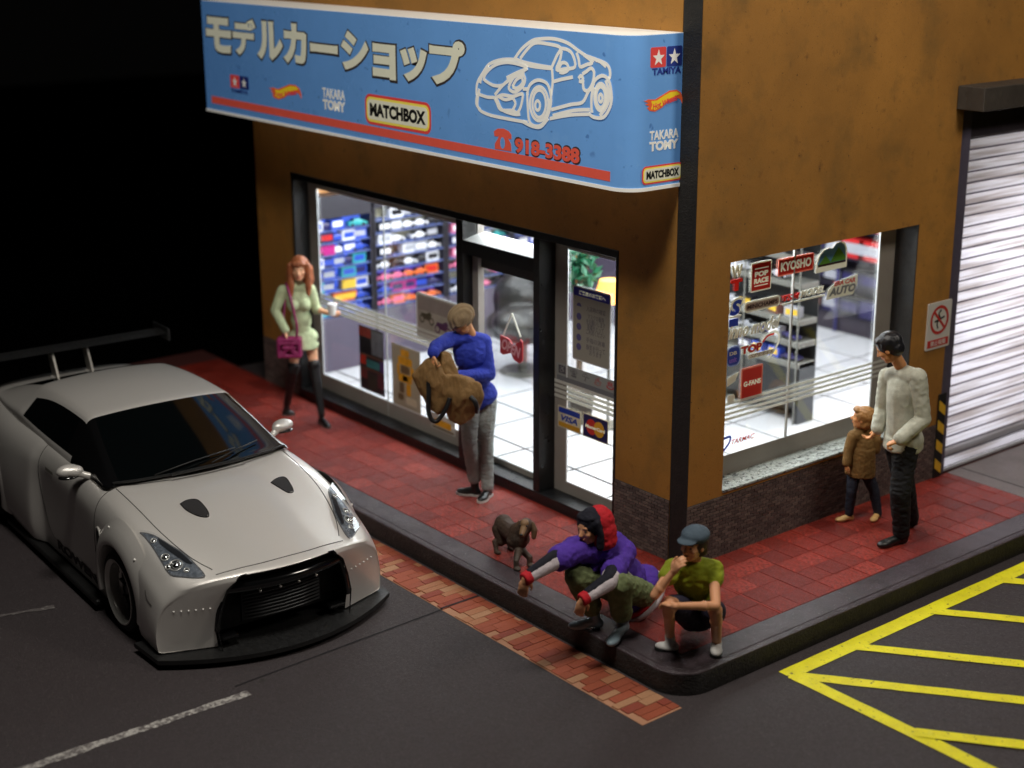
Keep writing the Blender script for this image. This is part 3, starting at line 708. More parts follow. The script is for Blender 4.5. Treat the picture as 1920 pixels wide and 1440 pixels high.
# telephone and number
tp_=[(928,243),(941,240),(958,247),(962,255),(961,262),(955,262),(952,258),(960,270),(960,284),(929,280),(928,270),(933,259),(932,256),(928,257),(926,250)]
P_=[s2(u,v) for u,v in [(927,246),(934,241),(945,241),(955,246),(960,253),(960,261),(955,260),(952,256),(955,262),(959,270),(960,284),(929,279),(929,269),(935,259),(936,254),(934,256),(928,255)]]
bm=BM(); plate(bm,PS,P_,0,.0016); wobj('telephone_symbol',bm,red,sg)
x_,z_=s2(943.5,268); b=BM(); plate(b,PS,[(x_+.030*math.cos(R(a)),z_+.045*math.sin(R(a))) for a in range(0,360,30)],.0017,.0022); wobj('telephone_dial',b,signblue,sg)
x0,z0=s2(968,290); x1,z1=s2(1087,292)
text('phone_number','918-3388',PS,s2(967,275)[0]-.012,s2(1088,292)[0]+.012,s2(1088,308)[1]-.012,s2(1088,279)[1]+.012,ink,sg,.0,.0014,bold=.055)
text('phone_number','918-3388',PS,s2(967,275)[0],s2(1088,292)[0],s2(1088,308)[1],s2(1088,279)[1],red,sg,.002,.0022,bold=.045)
# white line drawing of the car
def z2(x,y): return s2(860+x/3.6,y/3.6)
lines=[
 [(125,640),(130,560),(175,480),(215,430),(300,402),(400,405),(470,440),(560,455),(635,462)],
 [(380,400),(430,330),(500,275),(560,262),(650,262),(740,290),(810,340),(870,380),(920,410)],
 [(420,395),(470,330),(520,290),(600,295),(690,320),(665,380),(630,460)],
 [(395,400),(450,420),(540,440),(630,455)],
 [(690,325),(740,335),(775,370),(790,450),(720,465),(665,470),(690,400),(700,340)],
 [(800,355),(815,400),(825,450),(870,435),(905,425),(890,400),(850,370)],
 [(860,375),(930,400),(1000,430),(1025,470),(1025,520),(1005,540)],
 [(930,405),(960,415),(1000,450)],
 [(635,465),(640,550),(630,640),(620,720)],
 [(645,550),(700,535),(775,520)],
 [(680,470),(700,425),(735,430),(745,470),(710,490),(685,485)],
 [(630,740),(760,705),(840,690),(880,620),(920,560)],
 [(640,780),(780,745),(890,740)],[(620,800),(760,775),(885,770)],
 [(840,500),(870,480),(900,460),(920,490),(910,560),(880,610),(850,600),(845,540)],
 [(815,530),(830,510),(845,530),(835,550),(818,545)],
 [(145,600),(135,720),(200,770),(330,800),(470,825)],[(130,640),(125,700),(150,740)],
 [(140,635),(200,655),(260,665),(300,740),(380,770),(420,770)],
 [(250,665),(300,640),(370,650),(420,635),(440,640),(425,720),(400,760),(370,745),(290,740),(262,690),(250,665)],
 [(275,650),(320,672),(370,660)],
 [(375,665),(390,700),(370,745)],
 [(180,540),(240,575),(300,575),(340,545),(470,460)],[(250,640),(320,560),(400,505),(450,500)],
 [(345,580),(380,520),(430,500),(455,530),(440,580),(390,620),(350,605),(345,580)],[(370,585),(395,540),(430,520),(438,560),(400,595),(370,585)],
 [(175,545),(190,495),(250,440),(330,420),(420,435),(465,460),(400,490),(330,525)],
 [(150,560),(170,500),(210,450)],
 [(470,620),(490,570),(540,540),(600,560),(625,620),(630,700),(600,800),(550,850),(490,830),(475,740),(470,620)],
 [(440,600),(480,600)],[(440,820),(500,850),(560,855),(610,800)],
 [(905,620),(925,545),(975,510),(1020,540),(1040,640),(1030,720),(985,790),(920,790),(885,765)],
 [(905,760),(905,650),(920,590)],[(1000,540),(1025,640),(1005,720),(960,780)],
]
bm=BM()
for q_,L_ in enumerate(lines): ribbon(bm,PS,[z2(*p) for p in L_],.026,.0018,.0018+q_*.00015,sm=4)
def ellipse(cx,cy,rx,ry,n=14): return [(cx+rx*math.cos(2*math.pi*i/n),cy+ry*math.sin(2*math.pi*i/n)) for i in range(n)]
for e in ((548,700,62,115),(548,700,45,92),(537,712,16,32),(963,655,42,92),(963,655,30,70),(963,662,12,26)):
    ribbon(bm,PS,[z2(*p) for p in ellipse(*e)],.024,0,.0018,closed=True,sm=3)
wobj('car_drawing',bm,signwhite,sg)
# logos on the front
def star(cx,cy,r): return [(cx+(r if i%2==0 else r*.40)*math.sin(math.pi*i/5),cy+(r if i%2==0 else r*.40)*math.cos(math.pi*i/5)) for i in range(10)]
lred=mat('logo_red',lin((222,70,66)),.5,emit=(lin((222,70,66)),.2))
def twinstars(pl,a0,a1,b0,b1):
    am=(a0+a1)/2; h=b1-b0; 
    b=BM(); plate(b,pl,rrect(a0,am-.004,b0,b1,.012),0,.0015); wobj('star_logo_red',b,lred,sg)
    b=BM(); plate(b,pl,rrect(am+.004,a1,b0,b1,.012),0,.0015); wobj('star_logo_blue',b,navy,sg)
    for c in ((a0+am)/2,(a1+am)/2):
        b=BM(); r=min((am-a0)*.46,h*.42); plate(b,pl,star(c,(b0+b1)/2-.005,r),.0017,.0026); wobj('logo_star',b,signwhite,sg)
flor=mat('flame_orange',lin((232,100,52)),.5,emit=(lin((232,100,52)),.2)); flye=mat('flame_yellow',lin((240,205,40)),.5,emit=(lin((240,205,40)),.2))
def flame(pl,a0,a1,b0,b1,txt=True):
    W=a1-a0;H=b1-b0
    o=[(0,.62),(.06,.60),(.12,.66),(.30,.62),(.48,.80),(.66,.98),(.84,.98),(.95,.82),(1.0,.50),(.99,.28),(.93,.52),(.82,.62),(.66,.52),(.48,.20),(.30,.04),(.16,.10),(.10,.26),(.16,.30),(.05,.44),(.14,.46)]
    b=BM(); plate(b,pl,[(a0+W*x,b0+H*y) for x,y in o],0,.0014); wobj('flame_logo',b,flor,sg)
    i=[(.20,.56),(.34,.56),(.52,.76),(.68,.90),(.84,.90),(.92,.76),(.82,.70),(.66,.60),(.48,.30),(.30,.12),(.20,.18),(.23,.36)]
    b=BM(); plate(b,pl,[(a0+W*x,b0+H*y) for x,y in i],.0016,.0024); wobj('flame_logo_inside',b,flye,sg)
    if txt:
        dv=Vector((pl.u)+pl.v*.32).normalized(); p2=Plane(pl.p(a0+W*.24,b0+H*.14,.0025),pl.u+pl.v*(.55*H/W),pl.v-pl.u*(.55*H/W)); text('flame_lettering','Hot Wheels',p2,0,W*.64,0,H*.26,lred,sg,0,.0008,bold=.03,shear=.3)
def takara(pl,a0,a1,b0,b1):
    h=b1-b0; text('logo_lettering','TAKARA',pl,a0,a1,b0+h*.54,b1,signwhite,sg,0,.0014,bold=.03); text('logo_lettering','TOMY',pl,a0,a1,b0,b0+h*.48,signwhite,sg,0,.0014,bold=.05)
def matchbox(pl,a0,a1,b0,b1):
    h=b1-b0; r=h*.28
    for nm,k,m,z in (('match_logo_red',0,lred,0),('match_logo_yellow',.09,mat('logo_yellow',lin((240,220,90)),.5,emit=(lin((240,220,90)),.2)),.0015),('match_logo_cream',.17,cream,.0028)):
        d=h*k; b=BM(); plate(b,pl,rrect(a0+d,a1-d,b0+d,b1-d,max(.004,r-d*.7)),z,z+.0012); wobj(nm,b,m,sg)
    text('match_lettering','MATCHBOX',pl,a0+h*.30,a1-h*.28,b0+h*.28,b1-h*.28,mat('logo_black',lin((18,18,18)),.5),sg,.0042,.0012,bold=.05)
def box4(u0,v0,u1,v1):
    a0=s2(u0,(v0+v1)/2)[0];a1=s2(u1,(v0+v1)/2)[0]; um=(u0+u1)/2; return a0,a1,s2(um,v1)[1],s2(um,v0)[1]
twinstars(PS,*box4(433,142,467,166)); a=box4(434,168,466,175)
text('logo_lettering','TAMIYA',PS,*a,navy,sg,0,.0014,bold=.04)
flame(PS,*box4(505,156,566,190)); takara(PS,*box4(606,167,648,208)); matchbox(PS,*box4(686,184,809,242))
# logos on the rounded end facing the side street (plane x = SX1)
PE=Plane((SX1+.0045,0,0),(0,1,0),(0,0,1))
def e4(u0,v0,u1,v1):
    um=(u0+u1)/2; vm=(v0+v1)/2; return at(u0,vm,'x',SX1).y,at(u1,vm,'x',SX1).y,at(um,v1,'x',SX1).z,at(um,v0,'x',SX1).z
twinstars(PE,*e4(1219,87,1278,125)); text('logo_lettering','TAMIYA',PE,*e4(1222,126,1276,139),navy,sg,0,.0014,bold=.04)
flame(PE,*e4(1205,170,1279,209)); takara(PE,*e4(1217,243,1271,281)); matchbox(PE,*e4(1203,308,1278,342))
# no smoking sign
ns=empty('no_smoking_sign',(0,3.0,1.4),'small white and red no smoking sign on the ochre wall by the shutter','sign')
PN=Plane((.001,2.835,1.215),(0,1,0),(0,0,1)); b=BM(); plate(b,PN,rrect(0,.33,0,.415,.012),0,.01); wobj('plate',b,mat('sign_plate',lin((205,202,196)),.5),ns)
sr=mat('sign_red_print',lin((186,48,42)),.5); sk=mat('sign_black_print',lin((40,38,40)),.5)
b=BM(); ribbon(b,PN,[(.165+.115*math.cos(R(a)),.255+.115*math.sin(R(a))) for a in range(0,360,20)],.026,.0101,.0125,closed=True,sm=2)
ribbon(b,PN,[(.165-.08,.255+.08),(.165+.08,.255-.08)],.022,.0101,.0128,sm=0); wobj('ban_ring',b,sr,ns)
b=BM(); plate(b,PN,[(.10,.235),(.235,.265),(.235,.283),(.10,.253)],.0101,.0118); ribbon(b,PN,[(.15,.18),(.135,.23),(.17,.27),(.15,.31),(.185,.34)],.018,.0101,.0116,sm=4); wobj('cigarette_symbol',b,sk,ns)
b=BM(); plate(b,PN,[(.02,.02),(.31,.02),(.31,.085),(.02,.085)],.0101,.012); wobj('red_band',b,sr,ns); text('band_lettering','禁止吸烟',PN,.06,.27,.03,.075,mat('sign_plate',lin((205,202,196)),.5),ns,.0122,.001,bold=.01)
# ================================================================ stickers, posters and notices on the glass (each its own thing)
GX=-.2260; PB_=Plane((GX,0,0),(0,1,0),(0,0,1)); stw=mat('sticker_white',lin((222,220,206)),.5,trl=.18); str_=mat('sticker_red',lin((214,48,38)),.45,trl=.18); stb=mat('sticker_blue',lin((44,70,176)),.45,trl=.18); stk=mat('sticker_dark',lin((70,48,46)),.5,trl=.18)
def g4(u0,v0,u1,v1):
    um=(u0+u1)/2; vm=(v0+v1)/2; return at(u0,vm,'x',GX).y,at(u1,vm,'x',GX).y,at(um,v1,'x',GX).z,at(um,v0,'x',GX).z
def sticker(lab,a0,a1,b0,b1,name='window_sticker',pl=PB_,cat='sticker'):
    return empty(name,pl.p((a0+a1)/2,b0,0),lab,cat)
def rect(t,pl,a0,a1,b0,b1,m,h0,h1,r=.01,name='backing'):
    b=BM(); plate(b,pl,rrect(a0,a1,b0,b1,min(r,(a1-a0)*.4,(b1-b0)*.4)),h0,h1); return wobj(name,b,m,t)
a=g4(1408,490,1446,545); t=sticker('square red window sticker reading POP RACE in cream',*a); rect(t,PB_,*a,stw,0,.002,.012); i=(a[0]+.012,a[1]-.012,a[2]+.012,a[3]-.012); rect(t,PB_,*i,str_,.0021,.003,.004,'red_panel')
h=a[3]-a[2]; text('lettering','POP',PB_,a[0]+.04,a[1]-.04,a[2]+h*.50,a[2]+h*.68,cream,t,.0032,.001,bold=.06); text('lettering','RACE',PB_,a[0]+.035,a[1]-.035,a[2]+h*.27,a[2]+h*.45,cream,t,.0032,.001,bold=.06)
for k in (.76,.18): b=BM(); plate(b,PB_,[(a[0]+.04,a[2]+h*k),(a[1]-.04,a[2]+h*k),(a[1]-.04,a[2]+h*k+.008),(a[0]+.04,a[2]+h*k+.008)],.0031,.004); wobj('rule',b,cream,t)
a=g4(1459,480,1525,512); t=sticker('long red window sticker reading KYOSHO under the top edge',*a); rect(t,PB_,*a,mat('sticker_pink',lin((232,150,130)),.5,trl=.18),0,.002,.012); rect(t,PB_,a[0]+.012,a[1]-.012,a[2]+.012,a[3]-.012,str_,.0021,.003,.004,'red_panel'); text('lettering','KYOSHO',PB_,a[0]+.03,a[1]-.03,a[2]+.035,a[3]-.03,cream,t,.0032,.001,bold=.04)
# mountains sticker
a=g4(1531,455,1588,506); t=sticker('cloud shaped sticker of two green mountains on blue sky',*a); W=a[1]-a[0];H=a[3]-a[2]
o=[(0,.0),(1,.0),(1,.40),(.98,.72),(.90,.92),(.76,1.0),(.62,.96),(.50,.80),(.38,.84),(.22,.80),(.08,.62),(0,.35)]
def pp(q,d=0): return [(a[0]+W*(x*(1-2*d)+d),a[2]+H*(y*(1-2*d)+d)) for x,y in q]
b=BM(); plate(b,PB_,pp(o),0,.002); wobj('backing',b,stw,t); b=BM(); plate(b,PB_,pp([p if p[1]>.1 else (p[0],.24) for p in o],.05),.0021,.003); wobj('sky_shape',b,mat('sticker_sky',lin((110,175,225)),.5,trl=.18),t)
b=BM(); plate(b,PB_,pp([(.08,.28),(.28,.58),(.44,.34),(.44,.28)]),.0031,.004); plate(b,PB_,pp([(.44,.29),(.70,.80),(.94,.40),(.94,.29)]),.0031,.0042); o_=wobj('mountain_shapes',b,mat('sticker_green',lin((110,180,66)),.5,trl=.18),t); o_['kind']='stuff'
b=BM(); plate(b,PB_,pp([(.05,.20),(.95,.20),(.95,.28),(.05,.28)]),.0043,.005); wobj('dark_rule',b,stk,t)
a=g4(1396,560,1462,580); t=sticker('long pill sticker reading MINICHAMPS in dark letters',*a); rect(t,PB_,*a,stw,0,.002,.03); rect(t,PB_,a[0]+.014,a[1]-.014,a[2]+.014,a[3]-.014,mat('sticker_tan',lin((170,150,136)),.5,trl=.18),.0021,.003,.02,'inner_panel'); text('lettering','MINICHAMPS',PB_,a[0]+.03,a[1]-.03,a[2]+.026,a[3]-.026,stk,t,.0032,.001,bold=.03)
a=g4(1467,546,1546,564); t=sticker('red and white TSM MODEL sticker with a white underline',*a); m_=(a[0]*.58+a[1]*.42)
text('lettering','TSM',PB_,a[0],m_-.01,a[2]+.03,a[3],str_,t,0,.002,bold=.05,shear=.2); text('lettering','MODEL',PB_,m_,a[1],a[2]+.03,a[3]+.01,stw,t,0,.002,bold=.05,shear=.2); rect(t,PB_,a[0],a[1],a[2],a[2]+.014,stw,0,.002,.003,'underline')
a=g4(1550,520,1607,556); t=sticker('grey AUTO sticker under a small red and white word, by the right edge',*a); h=a[3]-a[2]; gry=mat('sticker_grey',lin((120,122,128)),.5,trl=.18)
b=BM(); plate(b,PB_,[(a[0],a[2]),(a[1]-.05,a[2]),(a[1],a[2]+h*.5),(a[1],a[3]),(a[0]+.12,a[3]-.03),(a[0]+.02,a[2]+h*.5)],0,.0012); wobj('backing',b,stw,t); text('lettering','AUTO',PB_,a[0]+.03,a[1]-.02,a[2]+h*.14,a[2]+h*.56,gry,t,.0014,.001,bold=.05,shear=.2); text('lettering','ERA CAR',PB_,a[0]+.09,a[1]-.03,a[2]+h*.62,a[2]+h*.86,str_,t,.0014,.001,bold=.04,shear=.2)
a=g4(1371,497,1392,545); t=sticker('white and red letter sticker cut off by the left window edge',*a); h=a[3]-a[2]; text('lettering','W',PB_,a[0],a[1],a[2]+h*.5,a[3],stw,t,0,.002,bold=.06); text('lettering','T',PB_,a[0],a[1],a[2],a[2]+h*.45,str_,t,0,.002,bold=.08)
a=g4(1368,563,1390,602); t=sticker('blue swirl sticker with a white rim at the left window edge',*a); h=a[3]-a[2]; text('lettering_rim','S',PB_,a[0]-.02,a[1]+.02,a[2]+h*.24,a[3]+.02,stw,t,0,.0015,bold=.11,shear=.3); text('lettering','S',PB_,a[0],a[1],a[2]+h*.28,a[3],stb,t,.0017,.001,bold=.05,shear=.3); rect(t,PB_,a[0],a[1],a[2]+.03,a[2]+.045,stw,0,.002,.003,'white_rule'); rect(t,PB_,a[0],a[0]+.10,a[2]-.04,a[2]+.02,stb,0,.0012,.003,'blue_panel')
a=g4(1366,600,1463,626); t=sticker('white handwritten script sticker reading inno model',*a); text('lettering','inno model',PB_,a[0],a[1],a[2],a[3],stw,t,0,.002,bold=.03,shear=.35)
a=g4(1390,640,1461,668); t=sticker('red TOP SPEED sticker with a white swoosh around it',*a); h=a[3]-a[2];W=a[1]-a[0]
text('lettering_rim','TOP',PB_,a[0]-.012,a[0]+W*.55,a[2]+h*.38,a[2]+h*.98,stw,t,0,.0012,bold=.09); text('lettering','TOP',PB_,a[0],a[0]+W*.53,a[2]+h*.43,a[2]+h*.93,str_,t,.0014,.001,bold=.05)
rect(t,PB_,a[0]+W*.18,a[0]+W*.86,a[2],a[2]+h*.30,stw,0,.0012,.02,'white_panel'); text('lettering','SPEED',PB_,a[0]+W*.22,a[0]+W*.82,a[2]+h*.05,a[2]+h*.26,mat('sticker_tan',lin((170,150,136)),.5,trl=.18),t,.0014,.001,bold=.03,shear=.2)
b=BM(); ribbon(b,PB_,[(a[0]+W*.52,a[2]+h*.95),(a[0]+W*.68,a[2]+h*1.35),(a[0]+W*.88,a[2]+h*1.40),(a[0]+W*.98,a[2]+h*1.0),(a[0]+W*.92,a[2]+h*.4),(a[0]+W*.72,a[2]-h*.25)],.024,0,.002,sm=5); wobj('swoosh',b,stw,t)
b=BM(); ribbon(b,PB_,[(a[0]+W*.54,a[2]+h*.90),(a[0]+W*.66,a[2]+h*1.24),(a[0]+W*.84,a[2]+h*1.3)],.016,.0021,.003,sm=5); wobj('red_swoosh',b,str_,t)
a=g4(1364,652,1386,684); t=sticker('rounded blue sticker cut off by the left window edge',*a); rect(t,PB_,a[0]-.005,a[1]+.012,a[2]-.012,a[3]+.012,mat('sticker_pale_blue',lin((150,170,215)),.5,trl=.18),0,.0015,.05); rect(t,PB_,a[0],a[1],a[2],a[3],stb,.0016,.0025,.04,'blue_panel'); text('lettering','DB',PB_,a[0]+.02,a[1]-.03,a[2]+.08,a[3]-.03,stw,t,.0027,.001,bold=.04); text('lettering','unit',PB_,a[0]+.02,a[1]-.03,a[2]+.02,a[2]+.06,mat('sticker_violet',lin((150,110,220)),.5,trl=.18),t,.0027,.001,bold=.03)
a=g4(1389,687,1429,747); t=sticker('red window sticker reading G-FANS just above the white stripes',*a); rect(t,PB_,*a,mat('sticker_pink',lin((232,150,130)),.5,trl=.18),0,.002,.012); rect(t,PB_,a[0]+.014,a[1]-.014,a[2]+.014,a[3]-.014,str_,.0021,.003,.004,'red_panel'); h=a[3]-a[2]; text('lettering','G-FANS',PB_,a[0]+.03,a[1]-.02,a[2]+h*.42,a[2]+h*.58,cream,t,.0032,.001,bold=.04)
a=g4(1363,700,1384,755); t=sticker('two small white marks low at the left window edge',*a); h=a[3]-a[2]; b=BM(); plate(b,PB_,[(a[0],a[3]-.03),(a[1],a[3]),(a[1]-.04,a[3]-.07),(a[0],a[3]-.10)],0,.002); wobj('slanted_mark',b,stw,t); rect(t,PB_,a[0]+.01,a[0]+.09,a[2],a[2]+.07,stw,0,.002,.02,'round_mark')
a=g4(1357,814,1414,836); t=sticker('dark red word sticker low in the corner of the side window',*a); text('lettering','TARMAC',PB_,a[0]+.09,a[1],a[2]+.03,a[3]-.03,str_,t,0,.002,bold=.01,shear=.3); b=BM(); ribbon(b,PB_,[(a[0]-.0,a[2]+.0),(a[0]+.06,a[2]+.05),(a[0]+.07,a[3]),(a[0],a[3])],.02,0,.002); wobj('swirl',b,stb,t)
# ---- front glass, outside face y=.165
GY=.1685; PF=Plane((0,GY,0),(1,0,0),(0,0,1))
def f4(u0,v0,u1,v1):
    um=(u0+u1)/2; vm=(v0+v1)/2; return at(u0,vm,'y',GY).x,at(u1,vm,'y',GY).x,at(um,v1,'y',GY).z,at(um,v0,'y',GY).z
def fst(lab,a,name='window_sticker',cat='sticker'): return empty(name,PF.p((a[0]+a[1])/2,a[2],0),lab,cat)
a=f4(1046,766,1089,807); t=fst('white blue and gold VISA card sticker on the narrow pane',a); cw=mat('card_cream',lin((214,206,180)),.5,trl=.18); rect(t,PF,*a,cw,-.002,.0,.004); w_=a[1]-a[0];h=a[3]-a[2]
rect(t,PF,a[0]+.012,a[1]-.012,a[3]-h*.30,a[3]-.012,stb,.0002,.001,.002,'blue_band'); rect(t,PF,a[0]+.012,a[1]-.012,a[2]+.012,a[2]+h*.27,mat('card_gold',lin((214,160,40)),.5,trl=.18),.0002,.001,.002,'gold_band'); text('lettering','VISA',PF,a[0]+.04,a[1]-.04,a[2]+h*.34,a[2]+h*.62,stb,t,.0003,.001,bold=.04,shear=.25)
a=f4(1094,783,1139,824); t=fst('navy card sticker with overlapping red and yellow circles',a); rect(t,PF,a[0]-.008,a[1]+.008,a[2]-.008,a[3]+.008,cw,-.002,-.0002,.004); rect(t,PF,*a,mat('card_navy',lin((40,36,96)),.5,trl=.18),.0,.001,.003,'navy_panel'); w_=a[1]-a[0];h=a[3]-a[2]
for cx,m,z in ((.34,str_,.0012),(.66,mat('card_yellow',lin((236,176,40)),.5,trl=.18),.0022)):
    b=BM(); plate(b,PF,[(a[0]+w_*cx+h*.34*math.cos(R(k)),a[2]+h*.5+h*.36*math.sin(R(k))) for k in range(0,360,15)],z,z+.0008); wobj('circle',b,m,t)
text('lettering','MasterCard',PF,a[0]+.025,a[1]-.025,a[2]+h*.42,a[2]+h*.58,cream,t,.0032,.0006,bold=.03,shear=.1)
# notice
a=f4(1075,545,1143,690); t=fst('tall grey notice with a blue heading on the narrow pane',a,'notice','notice'); a=(a[0],a[1],at(1080,672,'y',GY).z,at(1110,545,'y',GY).z); rect(t,PF,a[0]-.01,a[1]+.01,a[2]-.01,a[3]+.01,edgel,-.0012,-.0002,.02,'rim'); rect(t,PF,*a,mat('notice_paper',lin((178,174,160)),.6,trl=.32),.0,.001,.015); h=a[3]-a[2]; w_=a[1]-a[0]
rect(t,PF,a[0]+.004,a[1]-.004,a[3]-h*.12,a[3]-.004,mat('notice_blue',lin((62,62,170)),.5,trl=.3),.0012,.002,.008,'heading_band'); text('heading','ご来店のお客様へ',PF,a[0]+.07,a[1]-.05,a[3]-h*.095,a[3]-h*.035,cream,t,.0022,.0006,bold=.02)
nk=mat('notice_ink',lin((112,108,112)),.6); ni=mat('notice_icon',lin((90,84,130)),.6)
for k,(z,ln) in enumerate(((.74,'入店時の確認'),(.60,'マスクの着用\nをお願いします'),(.46,'距離をとって\nご利用ください'),(.31,'手指の消毒'),(.18,'換気を行って\nおります'))):
    zc=a[2]+h*z; n_=1+('\n' in ln); text('notice_line',ln,PF,a[0]+.16,a[1]-.05,zc-.022*n_,zc+.022*n_,nk,t,.0012,.0006,bold=.005)
    b=BM(); plate(b,PF,[(a[0]+.07+.030*math.cos(R(q)),zc+.030*math.sin(R(q))) for q in range(0,(180 if k==0 else 360)+1,30)][: (7 if k==0 else 12)],.0012,.002); wobj('notice_icon',b,ni,t)
# two rows of small pictograms
a=f4(1043,690,1148,735); z1=at(1043,678,'y',GY).z; a=(a[0],-.836,z1-.10,z1); t=fst('grey strip sticker of small pictograms under the notice',a); rect(t,PF,a[0],a[1],a[2]-.075,a[3],mat('strip_grey',lin((150,152,148)),.6,trl=.18),-.0012,.0,.006); rect(t,PF,a[0]+.01,a[1],a[2]-.07,a[2]-.005,mat('strip_dark',lin((118,120,124)),.6,trl=.18),.0002,.001,.004,'dark_row')
pk=mat('pictogram_ink',lin((84,80,88)),.6); pr_=mat('pictogram_red',lin((170,70,70)),.6)
for k,ch in enumerate('♿☎☂☕♨★'):
    w_=(a[1]-a[0])/6; text('pictogram',ch,PF,a[0]+w_*k+.03,a[0]+w_*(k+1)-.03,a[2]+.015,a[3]-.015,pr_ if k in (3,4) else pk,t,.0003,.0008,bold=.0)
# picture poster left of the door post
a=f4(780,543,866,600); a=(a[0],-2.884,1.02,1.455); t=fst('rounded photo poster of two small motorbikes beside the door post',a,'poster','poster'); rect(t,PF,*a,edgel,-.003,-.0012,.04,'rim'); rect(t,PF,a[0]+.015,a[1]-.015,a[2]+.015,a[3]-.015,mat('poster_grey',lin((176,168,156)),.5,0,None,(3,.25),trl=.1),-.0010,.0,.03)
rect(t,PF,a[0]+.03,a[1]-.03,a[3]-.16,a[3]-.03,mat('poster_dusk',lin((150,140,134)),.5,0,None,(3,.2),trl=.1),.0002,.0008,.01,'poster_sky')
def bike(x,z,m,s=1):
    b=BM(); 
    for dx in (-.075,.075): ribbon(b,PF,[(x+dx*s+.032*s*math.cos(R(q)),z+.032*s*math.sin(R(q))) for q in range(0,360,40)],.014*s,.001,.0018,closed=True,sm=2)
    plate(b,PF,[(x-.09*s,z+.03*s),(x-.03*s,z+.005*s),(x+.03*s,z+.0*s),(x+.08*s,z+.06*s),(x+.05*s,z+.085*s),(x,z+.06*s),(x-.08*s,z+.06*s)],.001,.0022); o=wobj('pictured_motorbike',b,m,t); o['kind']='stuff'
bike(a[0]+.17,a[2]+.19,mat('poster_olive',lin((84,78,60)),.5,trl=.18)); bike(a[0]+.42,a[2]+.14,mat('poster_violet',lin((96,56,96)),.5,trl=.18),1.1); bike(a[0]+.70,a[2]+.10,mat('poster_olive',lin((84,78,60)),.5,trl=.18),.8)
# collage poster
def quad(u0,v0,u1,v1): 
    p=at(u0,v0,'y',GY);q=at(u1,v1,'y',GY); return (p.x,q.x,q.z,p.z)
a=(-4.74,-4.31,.275,.93); t=fst('dark collage poster with red and teal pictures low in the wide window',a,'poster','poster'); rect(t,PF,*a,mat('poster_dark',lin((52,50,56)),.4,0,None,(5,.4),trl=.2),-.0012,.0,.004)
cols=[(0,.5,.84,.98,(150,56,50)),(.05,.48,.58,.80,(30,36,44)),(.52,.98,.60,.97,(120,128,140)),(.56,.9,.64,.8,(60,66,76)),(.04,.26,.40,.54,(205,60,44)),(.28,.82,.38,.50,(58,130,134)),(.84,.99,.36,.54,(84,58,120)),(.04,.30,.18,.32,(120,60,60)),(.34,.70,.04,.28,(60,66,58)),(.72,.98,.10,.32,(110,60,70)),(.04,.96,.545,.57,(120,86,70)),(.04,.96,.335,.355,(120,86,70))]
for k,(x0,x1,y0,y1,c) in enumerate(cols): w_=a[1]-a[0];h=a[3]-a[2]; rect(t,PF,a[0]+w_*x0,a[0]+w_*x1,a[2]+h*y0,a[2]+h*y1,mat('collage_%d'%k,lin(c),.4,0,None,(9,.35),trl=.2),.0002+.0003*(k%3),.0012+.0003*(k%3),.004,'picture')
a=(-4.17,-3.70,.25,.87); t=fst('cream poster of a yellow toy robot figure low in the wide window',a,'poster','poster'); rect(t,PF,*a,mat('poster_cream',lin((176,168,146)),.5,0,None,(5,.12),trl=.15),-.0012,.0,.004); yb=mat('poster_yellow',lin((222,160,30)),.5,0,None,(14,.2)); gb=mat('poster_brown',lin((110,90,60)),.5,0,None,(14,.2)); w_=a[1]-a[0];h=a[3]-a[2]
for x0,x1,y0,y1,m in ((.32,.62,.84,.95,yb),(.22,.72,.70,.83,yb),(.18,.28,.52,.70,yb),(.66,.78,.52,.70,yb),(.32,.62,.56,.69,gb),(.22,.70,.42,.55,yb),(.38,.56,.44,.53,gb),(.26,.42,.24,.41,gb),(.50,.66,.22,.41,yb),(.20,.40,.12,.22,gb),(.48,.86,.08,.20,cw)): rect(t,PF,a[0]+w_*x0,a[0]+w_*x1,a[2]+h*y0,a[2]+h*y1,m,.0002,.0012,.02,'figure_piece')
a=(-3.54,-3.16,.175,.33); t=fst('small strip poster with a yellow car low by the door post',a,'poster','poster'); rect(t,PF,*a,mat('poster_pale',lin((190,190,180)),.5,0,None,(5,.12)),-.0012,.0,.004); rect(t,PF,a[0]+.05,a[1]-.06,a[2]+.04,a[3]-.05,yb,.0002,.0012,.02,'yellow_car_picture'); rect(t,PF,a[0]+.02,a[1]-.02,a[2]+.01,a[2]+.03,gb,.0002,.0012,.004,'dark_line')
# OPEN sign hanging on its cord
cx,cz=at(960,590,'y',.155).x,at(960,590,'y',.155).z; Po=Plane((0,.158,0),(1,0,0),(0,0,1)); l=at(941,626,'y',.158);r=at(982,640,'y',.158)
t=empty('open_sign',(cx,.158,l.z),'small red OPEN sign hanging from a white cord on the door','sign')
b=BM(); tube(b,[(cx,.156,cz+.01),(l.x+.02,.156,l.z-.01)],.008,6); tube(b,[(cx,.156,cz+.01),(r.x-.04,.156,r.z+.03)],.008,6); wobj('cord',b,stw,t,30)
x0,x1=l.x-.01,r.x-.005; zt=l.z-.01; o=[(x0,zt),(x0+.12,zt-.01),(x0+.19,zt-.07),(x0+.22,zt-.03),(x1-.04,zt-.01),(x1-.03,zt+.02),(x1,zt+.0),(x1,zt-.17),(x1-.04,zt-.20),(x1-.12,zt-.18),(x0+.15,zt-.13),(x0+.04,zt-.17),(x0,zt-.16)]
